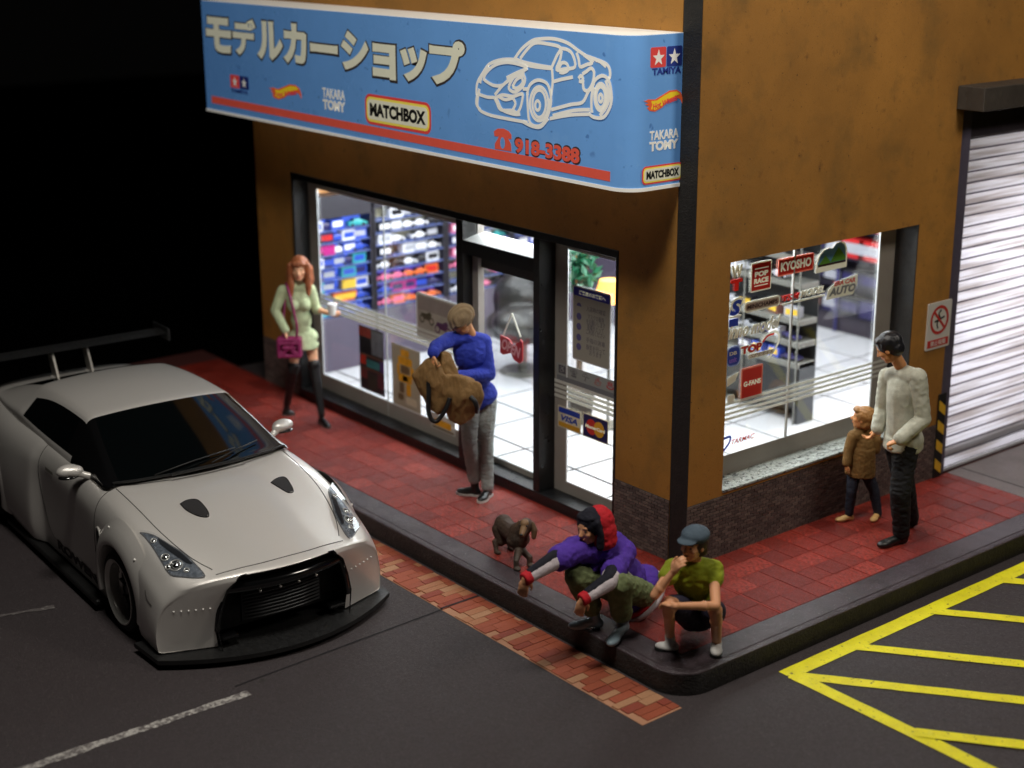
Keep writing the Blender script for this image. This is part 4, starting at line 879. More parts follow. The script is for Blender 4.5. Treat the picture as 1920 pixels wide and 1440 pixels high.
b=BM(); plate(b,Po,o,0,.012); wobj('board',b,mat('open_red',lin((176,40,46)),.5),t); p2=Plane(Po.p(x0+.02,zt-.10,.0125),(1,0,-.16),(0.16,0,1)); text('lettering','OPEN',p2,0,(x1-x0)-.05,-.015,.085,mat('open_pink',lin((226,170,160)),.5),t,0,.001,bold=.03,shear=.2)
# ================================================================ white wide-bodied coupe
pearl=mat('pearl_white_paint',lin((226,222,216)),.34,.38,[(700,.16)],None,coat=1,spec=.7,speck=(380,.66,lin((244,243,242))))
cblack=mat('car_gloss_black',lin((14,14,15)),.12,0,None,None,coat=.5); cmatt=mat('car_matt_black',lin((24,24,24)),.5,0,(120,.1),(8,.2))
wellm=mat('wheel_well_black',lin((8,8,8)),.8); chrome=mat('polished_rim',lin((215,212,206)),.25,.5); rimd=mat('dark_rim_face',lin((40,40,42)),.35,.8); rubber=mat('tyre_rubber',lin((18,18,18)),.7,0,(90,.2))
cglass=mat('dark_car_glass',lin((6,9,10)),.06,0,None,None,coat=.6,spec=.7)
car=empty('white_sports_car',(-2.05,-2.784,RZ),'white low wide-bodied sports coupe with black rear wing parked on the road by the kerb','car',None,R(-2.84))
def mirror_pts(row): return row
BOWS=[.42,.36,.26,.14,.05,0,0,0,0,0,0,-.03,-.10,-.16]
#      x     centre top    b(y,z)       c           d            e            f            g           h           i
ST=[(1.025,(0,.600),(.30,.600),(.50,.590),(.64,.560),(.76,.505),(.84,.42),(.885,.30),(.90,.18),(.885,.09)),
    (1.000,(0,.638),(.30,.636),(.50,.622),(.64,.590),(.765,.545),(.855,.45),(.895,.32),(.905,.18),(.89,.09)),
    (.76,(0,.716),(.28,.714),(.46,.694),(.62,.684),(.77,.660),(.875,.55),(.905,.36),(.905,.18),(.89,.09)),
    (.36,(0,.826),(.30,.828),(.49,.812),(.64,.806),(.79,.790),(.885,.66),(.90,.42),(.895,.2),(.87,.09)),
    (.0,(0,.902),(.31,.906),(.52,.892),(.66,.882),(.80,.852),(.882,.72),(.895,.45),(.885,.2),(.86,.09)),
    (-.40,(0,.925),(.30,.935),(.54,.940),(.68,.932),(.80,.885),(.865,.76),(.865,.46),(.86,.2),(.84,.09)),
    (-.85,(0,.90),(.30,.92),(.54,.93),(.70,.950),(.805,.905),(.850,.77),(.845,.46),(.85,.2),(.84,.10)),
    (-1.35,(0,.90),(.30,.92),(.54,.93),(.70,.960),(.80,.915),(.842,.78),(.835,.46),(.85,.2),(.84,.10)),
    (-1.62,(0,.91),(.30,.93),(.54,.94),(.69,.970),(.80,.92),(.852,.79),(.845,.47),(.85,.2),(.84,.10)),
    (-1.76,(0,.92),(.30,.94),(.54,.95),(.69,.975),(.805,.935),(.885,.80),(.925,.48),(.93,.2),(.90,.10)),
    (-2.30,(0,.96),(.30,.98),(.54,.985),(.69,.990),(.81,.950),(.92,.83),(.960,.50),(.955,.22),(.90,.12)),
    (-2.80,(0,1.00),(.30,1.01),(.54,1.01),(.68,1.00),(.80,.955),(.905,.84),(.945,.52),(.92,.24),(.86,.15)),
    (-3.20,(0,1.01),(.30,1.01),(.54,1.005),(.66,.985),(.77,.93),(.87,.82),(.91,.52),(.90,.26),(.84,.18)),
    (-3.52,(0,.95),(.30,.95),(.52,.94),(.64,.92),(.74,.86),(.82,.74),(.85,.50),(.84,.30),(.80,.22))]
bm=BM(); G_=[]
for (x,*row),bow in zip(ST,BOWS):
    rr_=[]
    half=[(y,z) for y,z in row]+[(0,row[-1][1])]
    full=[(-y,z) for y,z in half[::-1]][0:]  # bottom centre .. top centre on the right side
    ring=[]
    for y,z in half: ring.append(bm.verts.new((x-bow*y*y,y,z)))
    for y,z in half[-2:0:-1]: ring.append(bm.verts.new((x-bow*y*y,-y,z)))
    G_.append(ring)
n=len(G_[0])
for A,Bq in zip(G_,G_[1:]):
    for k in range(n): bm.faces.new((A[k],A[(k+1)%n],Bq[(k+1)%n],Bq[k]))
for ring,rev in ((G_[0],0),(G_[-1],1)):
    # caps: half profile a0..i8,j9 ; right side indices n-1..10
    P_=lambda k:ring[k]; Q_=lambda k:ring[(n-k)%n]
    for S_ in (P_,Q_):
        for a,b,c,d in ((0,1,8,9),(1,2,7,8),(2,3,6,7)):
            f=[S_(a),S_(b),S_(c),S_(d)]
            bm.faces.new(f)
        bm.faces.new([S_(3),S_(4),S_(5),S_(6)])
bmesh.ops.recalc_face_normals(bm,faces=bm.faces)
cl=bm.edges.layers.float.new('crease_edge')
for A in (0,1):
    pass
def crease(i,k,v):
    for kk in (k,(n-k)%n):
        e=bm.edges.get((G_[i][kk],G_[i+1][kk])); 
        if e: e[cl]=v
for i in range(0,13): crease(i,8,.6); crease(i,9,.3)
for i in range(1,5): crease(i,3,.35); crease(i,1,.4); crease(i,4,.25)
for i in range(5,9): crease(i,3,.5); crease(i,5,.35)
for i in range(0,3): crease(i,5,.35)
for k in range(n):
    if k<4 or k>n-5:
        for i_,c_ in ((1,.55),(2,.25)): bm.edges.get((G_[i_][k],G_[i_][(k+1)%n]))[cl]=c_
    for i_ in (8,9): bm.edges.get((G_[i_][k],G_[i_][(k+1)%n]))[cl]=.5 if 4<=min(k,n-k)<=8 else 0
    e=bm.edges.get((G_[0][k],G_[0][(k+1)%n])); e[cl]=.55
    e=bm.edges.get((G_[-1][k],G_[-1][(k+1)%n])); e[cl]=.6
me=bpy.data.meshes.new('body'); bm.to_mesh(me); bm.free(); me.materials.append(pearl); me.materials.append(wellm)
body=bpy.data.objects.new('body',me); link(body); s=body.modifiers.new('s','SUBSURF'); s.levels=3; s.render_levels=3
def cutter(b,m=None):
    me=bpy.data.meshes.new('cut'); bmesh.ops.recalc_face_normals(b,faces=b.faces); b.to_mesh(me); b.free(); me.materials.append(wellm); o=bpy.data.objects.new('cut',me); COL.objects.link(o); return o
WX=(.03,-2.74); cuts=[]
evalmesh(body)
# surface lookup before cutting
surf=bmesh.new(); surf.from_mesh(body.data); bvh=BVHTree.FromBMesh(surf)
b=BM()
for x in WX:
    for s in (-1,1): frustum(b,(x,s*.52,.31),(x,s*1.1,.31),.345,.345,40); frustum(b,(x,s*.6,.10),(x,s*1.1,.10),.345,.345,40) if False else box(b,x-.335,x+.335,min(s*.52,s*1.1),max(s*.52,s*1.1),-.1,.30)
for nm in (0,):
    pass
cs=[]
for x in WX:
    for s in (-1,1):
        c=BM(); N_=28; pts=[(x+.345*math.cos(math.pi*i/N_),.31+.345*math.sin(math.pi*i/N_)) for i in range(N_+1)]+[(x-.345,-.1),(x+.345,-.1)]
        lo=[c.verts.new((a,s*.50,z)) for a,z in pts]; hi=[c.verts.new((a,s*1.2,z)) for a,z in pts]; c.faces.new(lo);c.faces.new(hi)
        for i in range(len(pts)): c.faces.new((lo[i],lo[(i+1)%len(pts)],hi[(i+1)%len(pts)],hi[i]))
        cs.append(cutter(c))
# grille mouth
c=BM(); gp=[(-.365,.628),(.365,.628),(.455,.53),(.50,.40),(.53,.26),(.505,.07),(-.505,.07),(-.53,.26),(-.50,.40),(-.455,.53)]
lo=[c.verts.new((.62,a,z)) for a,z in gp]; hi=[c.verts.new((1.2,a,z)) for a,z in gp]; c.faces.new(lo);c.faces.new(hi)
for i in range(len(gp)): c.faces.new((lo[i],lo[(i+1)%len(gp)],hi[(i+1)%len(gp)],hi[i]))
cs.append(cutter(c))
b.free()
for c in cs:
    m_=body.modifiers.new('b','BOOLEAN'); m_.operation='DIFFERENCE'; m_.object=c; m_.solver='MANIFOLD' if c is cs[-1] else 'EXACT'; m_.material_mode='TRANSFER'
evalmesh(body); 
for c in cs: bpy.data.objects.remove(c)
smooth(body.data,38); body.parent=car
# ---- helpers on the car surface (car coordinates)
def drop(x,y,d=(0,0,-1),o=None):
    h=bvh.ray_cast(Vector(o if o else (x,y,2)),Vector(d)); return h[0],h[1]
def decal(name,poly,m,h=.004,mode='top',sub=4,parent=car,thick=0,smf=True,lift=None):
    """lay a polygon on the body: mode top = (x,y) dropped from above, side+/- = (x,z) from the side, front = (y,z)"""
    b=BM(); vs=[b.verts.new((p[0],p[1],0)) for p in poly]; f=b.faces.new(vs)
    bmesh.ops.triangulate(b,faces=[f],ngon_method='EAR_CLIP')
    for _ in range(sub): bmesh.ops.subdivide_edges(b,edges=[e for e in b.edges if e.calc_length()>.03],cuts=1,use_grid_fill=False); bmesh.ops.triangulate(b,faces=b.faces)
    for v in list(b.verts):
        a,c_=v.co.x,v.co.y
        if mode=='top': hit,nn=drop(a,c_)
        elif mode=='front': hit,nn=drop(0,0,(-1,0,0),(3,a,c_))
        else: s=1 if mode=='left' else -1; hit,nn=drop(0,0,(0,-s,0),(a,3*s,c_))
        if hit is None: b.verts.remove(v); continue
        v.co=hit+nn*(h if lift is None else h+lift(a,c_))
    bmesh.ops.recalc_face_normals(b,faces=b.faces)
    # face outward
    for f in b.faces:
        ref=Vector((0,0,1)) if mode=='top' else Vector((1,0,0)) if mode=='front' else Vector((0,1 if mode=='left' else -1,0))
        if f.normal.dot(ref)<0: f.normal_flip()
    me=bpy.data.meshes.new(name); b.to_mesh(me); b.free(); me.materials.append(m)
    if smf: smooth(me)
    o=bpy.data.objects.new(name,me); link(o,parent); return o
def seam(pts,mode='top',r=.0035,name='panel_gap',m=None,parent=car,n=8,h=.000):
    P=crom([(a,b_,0) for a,b_ in pts],n); out=[]
    for p in P:
        if mode=='top': hit,nn=drop(p.x,p.y)
        elif mode=='front': hit,nn=drop(0,0,(-1,0,0),(3,p.x,p.y))
        else: s=1 if mode=='left' else -1; hit,nn=drop(0,0,(0,-s,0),(p.x,3*s,p.y))
        if hit is not None: out.append(hit+nn*h)
    b=BM(); tube(b,out,r,6); return obj(name,b,m or mat('panel_gap_shadow',lin((52,50,48)),.8),parent,30)
# bonnet, doors, boot: gaps
for s in (-1,1):
    seam([(.80,s*.50),(.60,s*.585),(.30,s*.65),(0,s*.675),(-.40,s*.69)],name='bonnet_gap')
    md='left' if s>0 else 'right'
    seam([(-.42,.90),(-.44,.70),(-.45,.45),(-.43,.22)],md,name='door_gap'); seam([(-1.62,.93),(-1.64,.70),(-1.60,.45),(-1.48,.25),(-1.2,.215),(-.43,.215)],md,name='door_gap')
    seam([(.52,.50),(.55,.45),(.62,.42)],md,name='bumper_gap')
seam([(.855,-.50),(.905,-.25),(.915,0),(.905,.25),(.855,.50)],name='bonnet_gap')
# places read off the photograph, found on the body surface
def onbody(u,v):
    Mi=world_of(car).inverted(); o=Mi@CPOS; d=(Mi@at(u,v,'z',RZ)-o).normalized(); h=bvh.ray_cast(o,d)[0]; return (h.x,h.y)
# bonnet vents
for s in (-1,1):
    px_=[(338,945),(351,938),(369,937),(382,948),(391,962),(388,970),(370,967),(350,957)] if s<0 else [(508,905),(519,897),(534,895),(544,907),(550,921),(541,924),(526,916)]
    p=[onbody(u,v) for u,v in px_]
    decal('bonnet_vent',p,mat('vent_mesh',lin((24,20,20)),.7,0,(200,.6)),.004); seam(p+[p[0]],name='vent_rim',m=cblack,r=.005,n=4)
# ---- headlights
for s in (-1,1):
    if s<0: HR=[onbody(*q) for q in [(263,999),(288,1004),(320,1023),(343,1037),(367,1059),(384,1080),(372,1084),(343,1082),(320,1078),(305,1056),(291,1033),(276,1012)]]; BR=[onbody(*q) for q in [(296,1010),(320,1025),(343,1040),(362,1058),(352,1058),(325,1040),(300,1021)]]; LR=[(onbody(u,v),r) for u,v,r in ((330,1061,.040),(310,1046,.026),(316,1064,.018),(288,1015,.018),(350,1070,.016))]
    H=[(x,-s*y) for x,y in HR]
    h=decal('headlight',H,mat('headlight_housing',lin((120,126,134)),.25,.35,(60,.2),(30,.5)),.004); h['label']='clear swept-back headlight on the side nearer the %s'%('shop' if s>0 else 'road')
    seam(H+[H[0]],name='headlight_rim',m=mat('headlight_rim',lin((120,120,122)),.3,.4),r=.006,parent=h,n=3)
    for (xy,r_) in LR:
        hit,nn=drop(xy[0],-s*xy[1]); q=nn.to_track_quat('Z','Y'); b=BM(); ell(b,hit+nn*.004,(r_,r_,r_*.6),q,16,8); o=obj('lamp_bulb',b,mat('lamp_chrome',lin((225,225,222)),.08,1),h,True)
        b=BM(); tube(b,[hit+nn*.007+q@Vector((math.cos(a*math.pi/8)*r_*1.15,math.sin(a*math.pi/8)*r_*1.15,0)) for a in range(16)],.004,6,True); obj('bulb_ring',b,chrome,h,True)
    decal('brow_strip',[(x,-s*y) for x,y in BR],mat('lamp_grey',lin((44,46,50)),.3,.3),.009,parent=h)
    decal('lens',H,glassmat('headlight_lens',(.96,.98,1),.25),.034,parent=h,lift=lambda a,c_:-.0)
# ---- grille
gr=empty('grille',(0,0,0),None,None); gr.parent=car
def cx(y,d=0): return 1.0-.42*y*y-d
b=BM(); box(b,.66,.70,-.52,.52,.13,.62); obj('grille_backing',b,cmatt,gr)
b=BM(); 
pts=[]; 
for i in range(13):
    y=-.44+.88*i/12; pts.append((cx(y,.05),y,.525))
tube(b,pts,.045,10); obj('upper_bar',b,cblack,gr,40)
for i in range(4):
    y=-.22+.147*i; b=BM(); ell(b,(cx(y,.03),y,.475),(.012,.012,.010)); obj('stud',b,chrome,gr,True)
for k in range(8):
    b=BM(); z=.235+.026*k; pts=[(cx(y,.13),y,z) for y in (-.30,-.15,0,.15,.30)]; tube(b,pts,.0065,6); obj('cooler_fin',b,mat('cooler_metal',lin((92,94,96)),.4,.6),gr,True)
b=BM(); box(b,.80,.83,-.31,.31,.22,.435); obj('intercooler',b,mat('cooler_dark',lin((40,42,44)),.5,.3),gr)
for s in (-1,1):
    b=BM(); tube(b,[(cx(.42,.04),s*.40,.60),(cx(.47,.03),s*.46,.50),(cx(.52,.02),s*.505,.34),(cx(.53,.02),s*.52,.22)],.022,8); obj('grille_fin',b,cblack,gr,40)
    b=BM(); box(b,.80,.88,min(s*.36,s*.49),max(s*.36,s*.49),.135,.160,.008); obj('lower_wing',b,cblack,gr)
b=BM(); tube(b,[(cx(a,-.012),a,z) for a,z in gp+[gp[0]]],.006,8); obj('grille_surround',b,cblack,gr,40)
# ---- splitter
def outline(off,zr=None):
    o=[]
    for i in range(25):
        y=-.90+1.80*i/24; o.append((1.025+off-.42*y*y,y*(1+off*.35)))
    return o
b=BM(); o1=outline(.088)
pts=[(.42,-.955)]+[p for p in o1 if True]+[(.42,.955),(.42,.70),(.42,-.70)]
plate(b,Plane((0,0,0),(1,0,0),(0,1,0)),[(x,y) for x,y in pts],.045,.078); obj('front_splitter',b,cmatt,car)
for s in (-1,1):
    b=BM(); box(b,-2.36,-.36,min(s*.84,s*.93),max(s*.84,s*.93),.05,.095,.01); obj('side_skirt',b,cmatt,car)
    # dotted rivets on the bumper corner and arch flares
    for k in range(6):
        y=s*(.56+.045*k); hit,nn=drop(0,0,(-1,0,0),(3,y,.40)); b=BM(); ell(b,hit,(.007,.007,.007),None,8,6); obj('rivet',b,mat('rivet_white',lin((240,238,232)),.3),car,True)
# ---- wide arch flares
def flare(x0,s,w,wout):
    b=BM(); N_=30; rings=[]
    for i in range(N_+1):
        t=R(-18)+(R(216))*i/N_; c,sn=math.cos(t),math.sin(t); rings.append([])
        zc=.31
        taper=.75+.25*math.sin(math.pi*i/N_)
        for (rr_,y) in ((.53,w-.055),(.485,w-.008),(.43,w+wout*.55*taper),(.375,w+wout*taper),(.352,w+wout*taper-.004),(.344,w+wout*taper-.03),(.344,w-.16)):
            z=zc+rr_*sn
            rings[-1].append(b.verts.new((x0+rr_*c,s*y,max(z,.085))))
    for A,Bq in zip(rings,rings[1:]):
        for k in range(len(A)-1): b.faces.new((A[k],A[k+1],Bq[k+1],Bq[k]))
    o=obj('wheel_arch_flare',b,pearl,car,60); return o
for s in (-1,1):
    flare(WX[0],s,.872,.045); flare(WX[1],s,.93,.035)
    md='left' if s>0 else 'right'
    for x0,a_ in ((WX[0],(48,78,108)),(WX[1],(60,110))):
        for a in a_:
            hit,nn=drop(0,0,(0,-s,0),(x0+.462*math.cos(R(a)),3*s,.31+.462*math.sin(R(a))))
            if hit: b=BM(); ell(b,hit+nn*.022,(.009,.009,.009),None,8,6); obj('rivet',b,mat('rivet_white',lin((240,238,232)),.3),car,True)
# ---- wheels
def wheel(x,s,w):
    t=bpy.data.objects.new('wheel',None); t.location=(x,s*w,.305); link(t,car)
    def lathe(name,prof,m,seg=40,sm=30):
        b=BM(); rg=[[b.verts.new((r*math.cos(2*math.pi*i/seg),s*y,r*math.sin(2*math.pi*i/seg))) for i in range(seg)] for r,y in prof]
        for A,Bq in zip(rg,rg[1:]):
            for i in range(seg): b.faces.new((A[i],A[(i+1)%seg],Bq[(i+1)%seg],Bq[i]))
        return obj(name,b,m,t,sm)
    lathe('tyre',[(.235,-.24),(.285,-.235),(.303,-.21),(.305,-.12),(.303,-.035),(.290,-.010),(.262,.0),(.240,-.006)],rubber)
    lathe('rim',[(.243,-.008),(.246,.004),(.238,.006),(.228,-.004),(.215,-.02),(.208,-.09),(.195,-.105)],chrome)
    lathe('rim_barrel',[(.200,-.10),(.19,-.11),(.12,-.115),(.0,-.11)],cblack)
    for k in range(10):
        a=2*math.pi*k/10; b=BM(); tube(b,[(.03*math.cos(a),-s*.088,.03*math.sin(a)),(.12*math.cos(a),-s*.092,.12*math.sin(a)),(.197*math.cos(a),-s*.10,.197*math.sin(a))],[.017,.013,.012],6); obj('spoke',b,rimd,t,True)
    b=BM(); frustum(b,(0,-s*.11,0),(0,-s*.065,0),.04,.034,16); obj('hub',b,rimd,t,30)
    for k in range(20):
        a=2*math.pi*k/20; b=BM(); ell(b,(.203*math.cos(a),-s*.088,.203*math.sin(a)),(.006,.006,.006),None,6,5); obj('rim_bolt',b,chrome,t,True)
for x,w in ((WX[0],.895),(WX[1],.945)):
    for s in (-1,1): wheel(x,s,w)
# ---- glasshouse
RW=[ # station x, rows: belt, window bottom, window top, roof edge, roof mid, centre  (y,z)
 (-.40,[(.74,.925),(.735,.935),(.70,.940),(.66,.942),(.35,.955),(0,.960)],(-.00,.0,.0,.0,.06,.10)),
 (-.47,[(.765,.925),(.755,.945),(.705,.955),(.665,.960),(.35,.975),(0,.98)],(0,0,0,0,.06,.10)),
 (-.80,[(.765,.925),(.755,.955),(.660,1.10),(.625,1.115),(.33,1.14),(0,1.148)],(0,0,0,0,.05,.08)),
 (-1.14,[(.765,.925),(.755,.960),(.605,1.225),(.555,1.250),(.30,1.283),(0,1.292)],(0,0,0,0,.045,.06)),
 (-1.20,[(.765,.925),(.755,.960),(.600,1.235),(.550,1.262),(.30,1.296),(0,1.306)],(0,0,0,0,.045,.06)),
 (-1.60,[(.765,.925),(.758,.965),(.600,1.238),(.545,1.272),(.30,1.305),(0,1.315)],(0,)*6),
 (-1.95,[(.77,.925),(.765,.990),(.610,1.215),(.545,1.258),(.30,1.290),(0,1.300)],(0,)*6),
 (-2.22,[(.775,.925),(.772,1.03),(.640,1.150),(.545,1.235),(.30,1.262),(0,1.272)],(0,)*6),
 (-2.30,[(.775,.925),(.772,1.03),(.640,1.140),(.545,1.224),(.30,1.250),(0,1.260)],(0,)*6),
 (-2.75,[(.76,.925),(.755,1.0),(.65,1.065),(.545,1.115),(.30,1.130),(0,1.136)],(0,)*6),
 (-3.05,[(.72,.925),(.70,.985),(.63,1.005),(.54,1.02),(.30,1.025),(0,1.03)],(0,)*6)]
bm=BM(); G2=[]
for x,row,bw in RW:
    ring=[bm.verts.new((x+bw[k],y,z)) for k,(y,z) in enumerate(row)]; ring+= [bm.verts.new((x+bw[k],-row[k][0],row[k][1])) for k in range(len(row)-2,-1,-1)]; G2.append(ring)
cl=bm.edges.layers.float.new('crease_edge'); m2=len(G2[0])
for i,(A,Bq) in enumerate(zip(G2,G2[1:])):
    for k in range(m2-1):
        f=bm.faces.new((A[k],A[k+1],Bq[k+1],Bq[k])); kk=k if k<5 else m2-2-k
        # 0 paint 1 windscreen 2 side glass 3 rear glass 4 pillar black 5 roof paint
        if kk==0: mi=0 if i>=3 else 4
        elif i<=2: mi=1 if kk>=3 else 4
        elif i==3: mi=4 if kk in(1,) else 5
        elif i<=6: mi={1:2,2:5,3:5,4:5}[kk]
        elif i==7: mi={1:0,2:0,3:5,4:5}[kk]
        else: mi={1:0,2:0,3:3,4:3}[kk]
        f.material_index=mi
    for k in (3,m2-4):
        e=bm.edges.get((A[k],Bq[k])); e[cl]=.35
    for k in (1,2,m2-2,m2-3):
        e=bm.edges.get((A[k],Bq[k])); e[cl]=.4
for k in range(m2-1):
    for i,cv in ((3,.5),(8,.4),(1,.5)):
        e=bm.edges.get((G2[i][k],G2[i][k+1])); e[cl]=cv
bmesh.ops.recalc_face_normals(bm,faces=bm.faces)
me=bpy.data.meshes.new('glasshouse'); bm.to_mesh(me); bm.free()
mm=[pearl,cglass,cglass,cglass,cblack,pearl]; 
for q in mm: me.materials.append(q)
gh=bpy.data.objects.new('glasshouse',me); link(gh); s=gh.modifiers.new('s','SUBSURF'); s.levels=3; evalmesh(gh)
for i,(nm,q) in enumerate(zip(('rear_pillars','windscreen','side_window','rear_window','front_pillars','roof'),mm)):
    b=BM(); b.from_mesh(gh.data); bmesh.ops.delete(b,geom=[f for f in b.faces if f.material_index!=i],context='FACES')
    if nm=='windscreen' :
        pass
    for f in b.faces: f.material_index=0
    if nm=='side_window':
        for s in (-1,1):
            c=b.copy(); bmesh.ops.delete(c,geom=[f for f in c.faces if f.calc_center_median().y*s<0],context='FACES'); obj(nm,c,q,car,60)
        b.free(); continue
    if nm in('rear_pillars','front_pillars'):
        for s in (-1,1):
            c=b.copy(); bmesh.ops.delete(c,geom=[f for f in c.faces if f.calc_center_median().y*s<0],context='FACES'); obj(nm[:-1],c,q,car,60)
        b.free(); continue
    obj(nm,b,q,car,60)
bpy.data.objects.remove(gh)
# windscreen surround, wipers, steering wheel arc, seats glimpsed as dark shapes
b=BM(); tube(b,[(-.30,-.30,.975),(-.36,-.55,.965),(-.43,-.70,.955)],.010,6); tube(b,[(-.30,.30,.975),(-.36,.55,.965),(-.43,.70,.955)],.010,6); tube(b,[(-.285,-.30,.977),(-.275,0,.982),(-.285,.30,.977)],.012,6)
o=obj('cowl_strip',b,cmatt,car,40); o['kind']='stuff'
for (a,c_) in ((( -.36,-.40,.975),(-.44,.30,1.02)),((-.33,.05,.985),(-.50,.52,1.02))):
    b=BM(); tube(b,[a,tuple((Vector(a)+Vector(c_))/2+Vector((0,0,.008))),c_],.006,6); obj('wiper',b,cmatt,car,True)
# ---- mirrors
for s in (-1,1):
    b=BM(); ell(b,(-.80,s*.90,.985),(.062,.095,.052)); ell(b,(-.775,s*.87,.985),(.05,.08,.045)); cap(b,(-.78,s*.84,.96),(-.74,s*.75,.93),.028,.026)
    me_=bpy.data.meshes.new('m'); 
    o=melt('door_mirror',b,pearl,None,.008,8); o.parent=car
    o['label']='white door mirror on the side nearer the %s'%('shop' if s>0 else 'road')
    b=BM(); ell(b,(-.785,s*.90,.945),(.055,.085,.018)); obj('mirror_base',b,cblack,o,True)
# ---- door handles, fuel, side writing, vents behind front wheels
for s in (-1,1):
    md='left' if s>0 else 'right'
    decal('door_handle',[(-1.50,.800),(-1.34,.795),(-1.33,.775),(-1.49,.775)],mat('handle_shadow',lin((120,116,108)),.4,.2),.006,md)
    decal('fender_vent',[(-.40,.62),(-.37,.66),(-.33,.60),(-.36,.44),(-.40,.36)],cmatt,.004,md)
    seam([(-.41,.645),(-.36,.665),(-.32,.61),(-.345,.46)],md,r=.008,name='vent_trim',m=pearl)
Pw=Plane((-1.35,-.872,.17),(1,-.01,0),(0,.0,1)); 
o=text('side_lettering','ROWEN',Plane((0,0,0),(1,0,0),(0,0,1)),-1.35,-.50,.155,.235,mat('side_print',lin((44,34,36)),.5),None,0,.001,bold=.05)
for v in o.data.vertices:
    hit,nn=drop(0,0,(0,1,0),(v.co.x,-3,v.co.z)); v.co=(hit+nn*(.003+(.001 if v.co.y<0 else 0))) if hit else v.co
o.parent=car
# ---- rear wing
wg=bpy.data.objects.new('rear_wing',None); wg.location=(-3.2,0,1.2); link(wg,car)
def wl(b,nm,m,sm=30): 
    o=obj(nm,b,m,wg,sm); o.data.transform(Matrix.Translation((3.2,0,-1.2))); return o
b=BM(); prof=[(-.16,1.245),(-.10,1.268),(.0,1.280),(.10,1.272),(.14,1.262),(.10,1.262),(.0,1.262),(-.10,1.248)]
lo=[b.verts.new((-3.20+x,-.90,z)) for x,z in prof]; hi=[b.verts.new((-3.20+x,.90,z)) for x,z in prof]; b.faces.new(lo);b.faces.new(hi)
for i in range(len(prof)): b.faces.new((lo[i],lo[(i+1)%8],hi[(i+1)%8],hi[i]))
wl(b,'wing_blade',cmatt)
for s in (-1,1):
    wl(B(-3.38,-3.02,min(s*.90,s*.915),max(s*.90,s*.915),1.20,1.315,.004),'end_plate',cmatt)
    b=BM(); plate(b,Plane((0,s*.16-.009,0),(1,0,0),(0,0,1)),[(-3.00,1.0),(-3.14,1.0),(-3.26,1.262),(-3.14,1.262)],-.018,0); wl(b,'wing_stand',mat('wing_alloy',lin((170,166,158)),.3,.7))
    wl(B(-3.16,-2.98,s*.16-.03,s*.16+.03,.985,1.03,.006),'stand_foot',pearl)
seam([(-3.0,-.6),(-2.98,0),(-3.0,.6)],name='boot_gap')
# tail lamps (seen from behind)
for s in (-1,1):
    for y,r_ in ((.62,.075),(.42,.06)):
        b=BM(); hit=bvh.ray_cast(Vector((-6,s*y,.72)),Vector((1,0,0)))[0]
        if hit: frustum(b,hit+Vector((.02,0,0)),hit-Vector((.012,0,0)),r_,r_*.95,24); obj('tail_lamp',b,mat('tail_red',lin((150,14,12)),.2),car,30)
# interior glimpse: steering wheel
b=BM(); c0=Vector((-.98,-.34,.93)); tube(b,[c0+Vector((.06*math.sin(a)*.4,.17*math.cos(a),.17*math.sin(a))) for a in [2*math.pi*i/24 for i in range(24)]],.012,6,True); obj('steering_wheel',b,cmatt,car,True)
# ================================================================ people and dog
def skinm(n,c): return mat(n,lin(c),.5,0,(60,.1),(12,.08),sss=.06)
skinA=skinm('skin_warm',(222,160,118)); skinB=skinm('skin_tan',(214,150,98)); skinC=skinm('skin_pale',(232,176,138))
def cloth(n,c,b=.3): return mat(n,lin(c),.78,0,[(180,b),(30,b*.8)],(16,.14),spec=.25)
def V(*a): return Vector(a)
def frame(fwd,up):
    """quaternion whose x axis is fwd, z axis close to up"""
    x=Vector(fwd).normalized(); z=Vector(up); z=(z-x*z.dot(x)).normalized(); y=z.cross(x)
    return Matrix(((x.x,y.x,z.x),(x.y,y.y,z.y),(x.z,y.z,z.z))).to_quaternion()
def frameU(fwd,up):
    z=Vector(up).normalized(); x=Vector(fwd); x=(x-z*x.dot(z)).normalized(); y=z.cross(x)
    return Matrix(((x.x,y.x,z.x),(x.y,y.y,z.y),(x.z,y.z,z.z))).to_quaternion()
def head(bm,c,fwd,up,k=1.0,ears=True):
    q=frameU(fwd,up); P=lambda x,y,z:c+q@V(x*k,y*k,z*k)
    ell(bm,P(-.008,0,.03),(.098*k,.078*k,.090*k),q); ell(bm,P(.018,0,-.045),(.068*k,.060*k,.070*k),q); ell(bm,P(.048,0,-.085),(.032*k,.034*k,.026*k),q)
    ell(bm,P(.030,0,-.005),(.064*k,.066*k,.075*k),q)
    cap(bm,P(.088,0,.012),P(.106,0,-.022),.008*k,.013*k,8); ell(bm,P(.098,0,-.026),(.013*k,.018*k,.009*k),q,10,8)
    ell(bm,P(.074,0,.030),(.016*k,.050*k,.014*k),q); ell(bm,P(.082,0,-.052),(.012*k,.024*k,.006*k),q,10,8); ell(bm,P(.080,0,-.063),(.012*k,.020*k,.006*k),q,10,8)
    for s in (-1,1):
        ell(bm,P(.060,s*.040,-.020),(.024*k,.022*k,.022*k),q,10,8)
        if ears: ell(bm,P(-.004,s*.078,-.004),(.020*k,.009*k,.030*k),q,10,8)
    return q,P
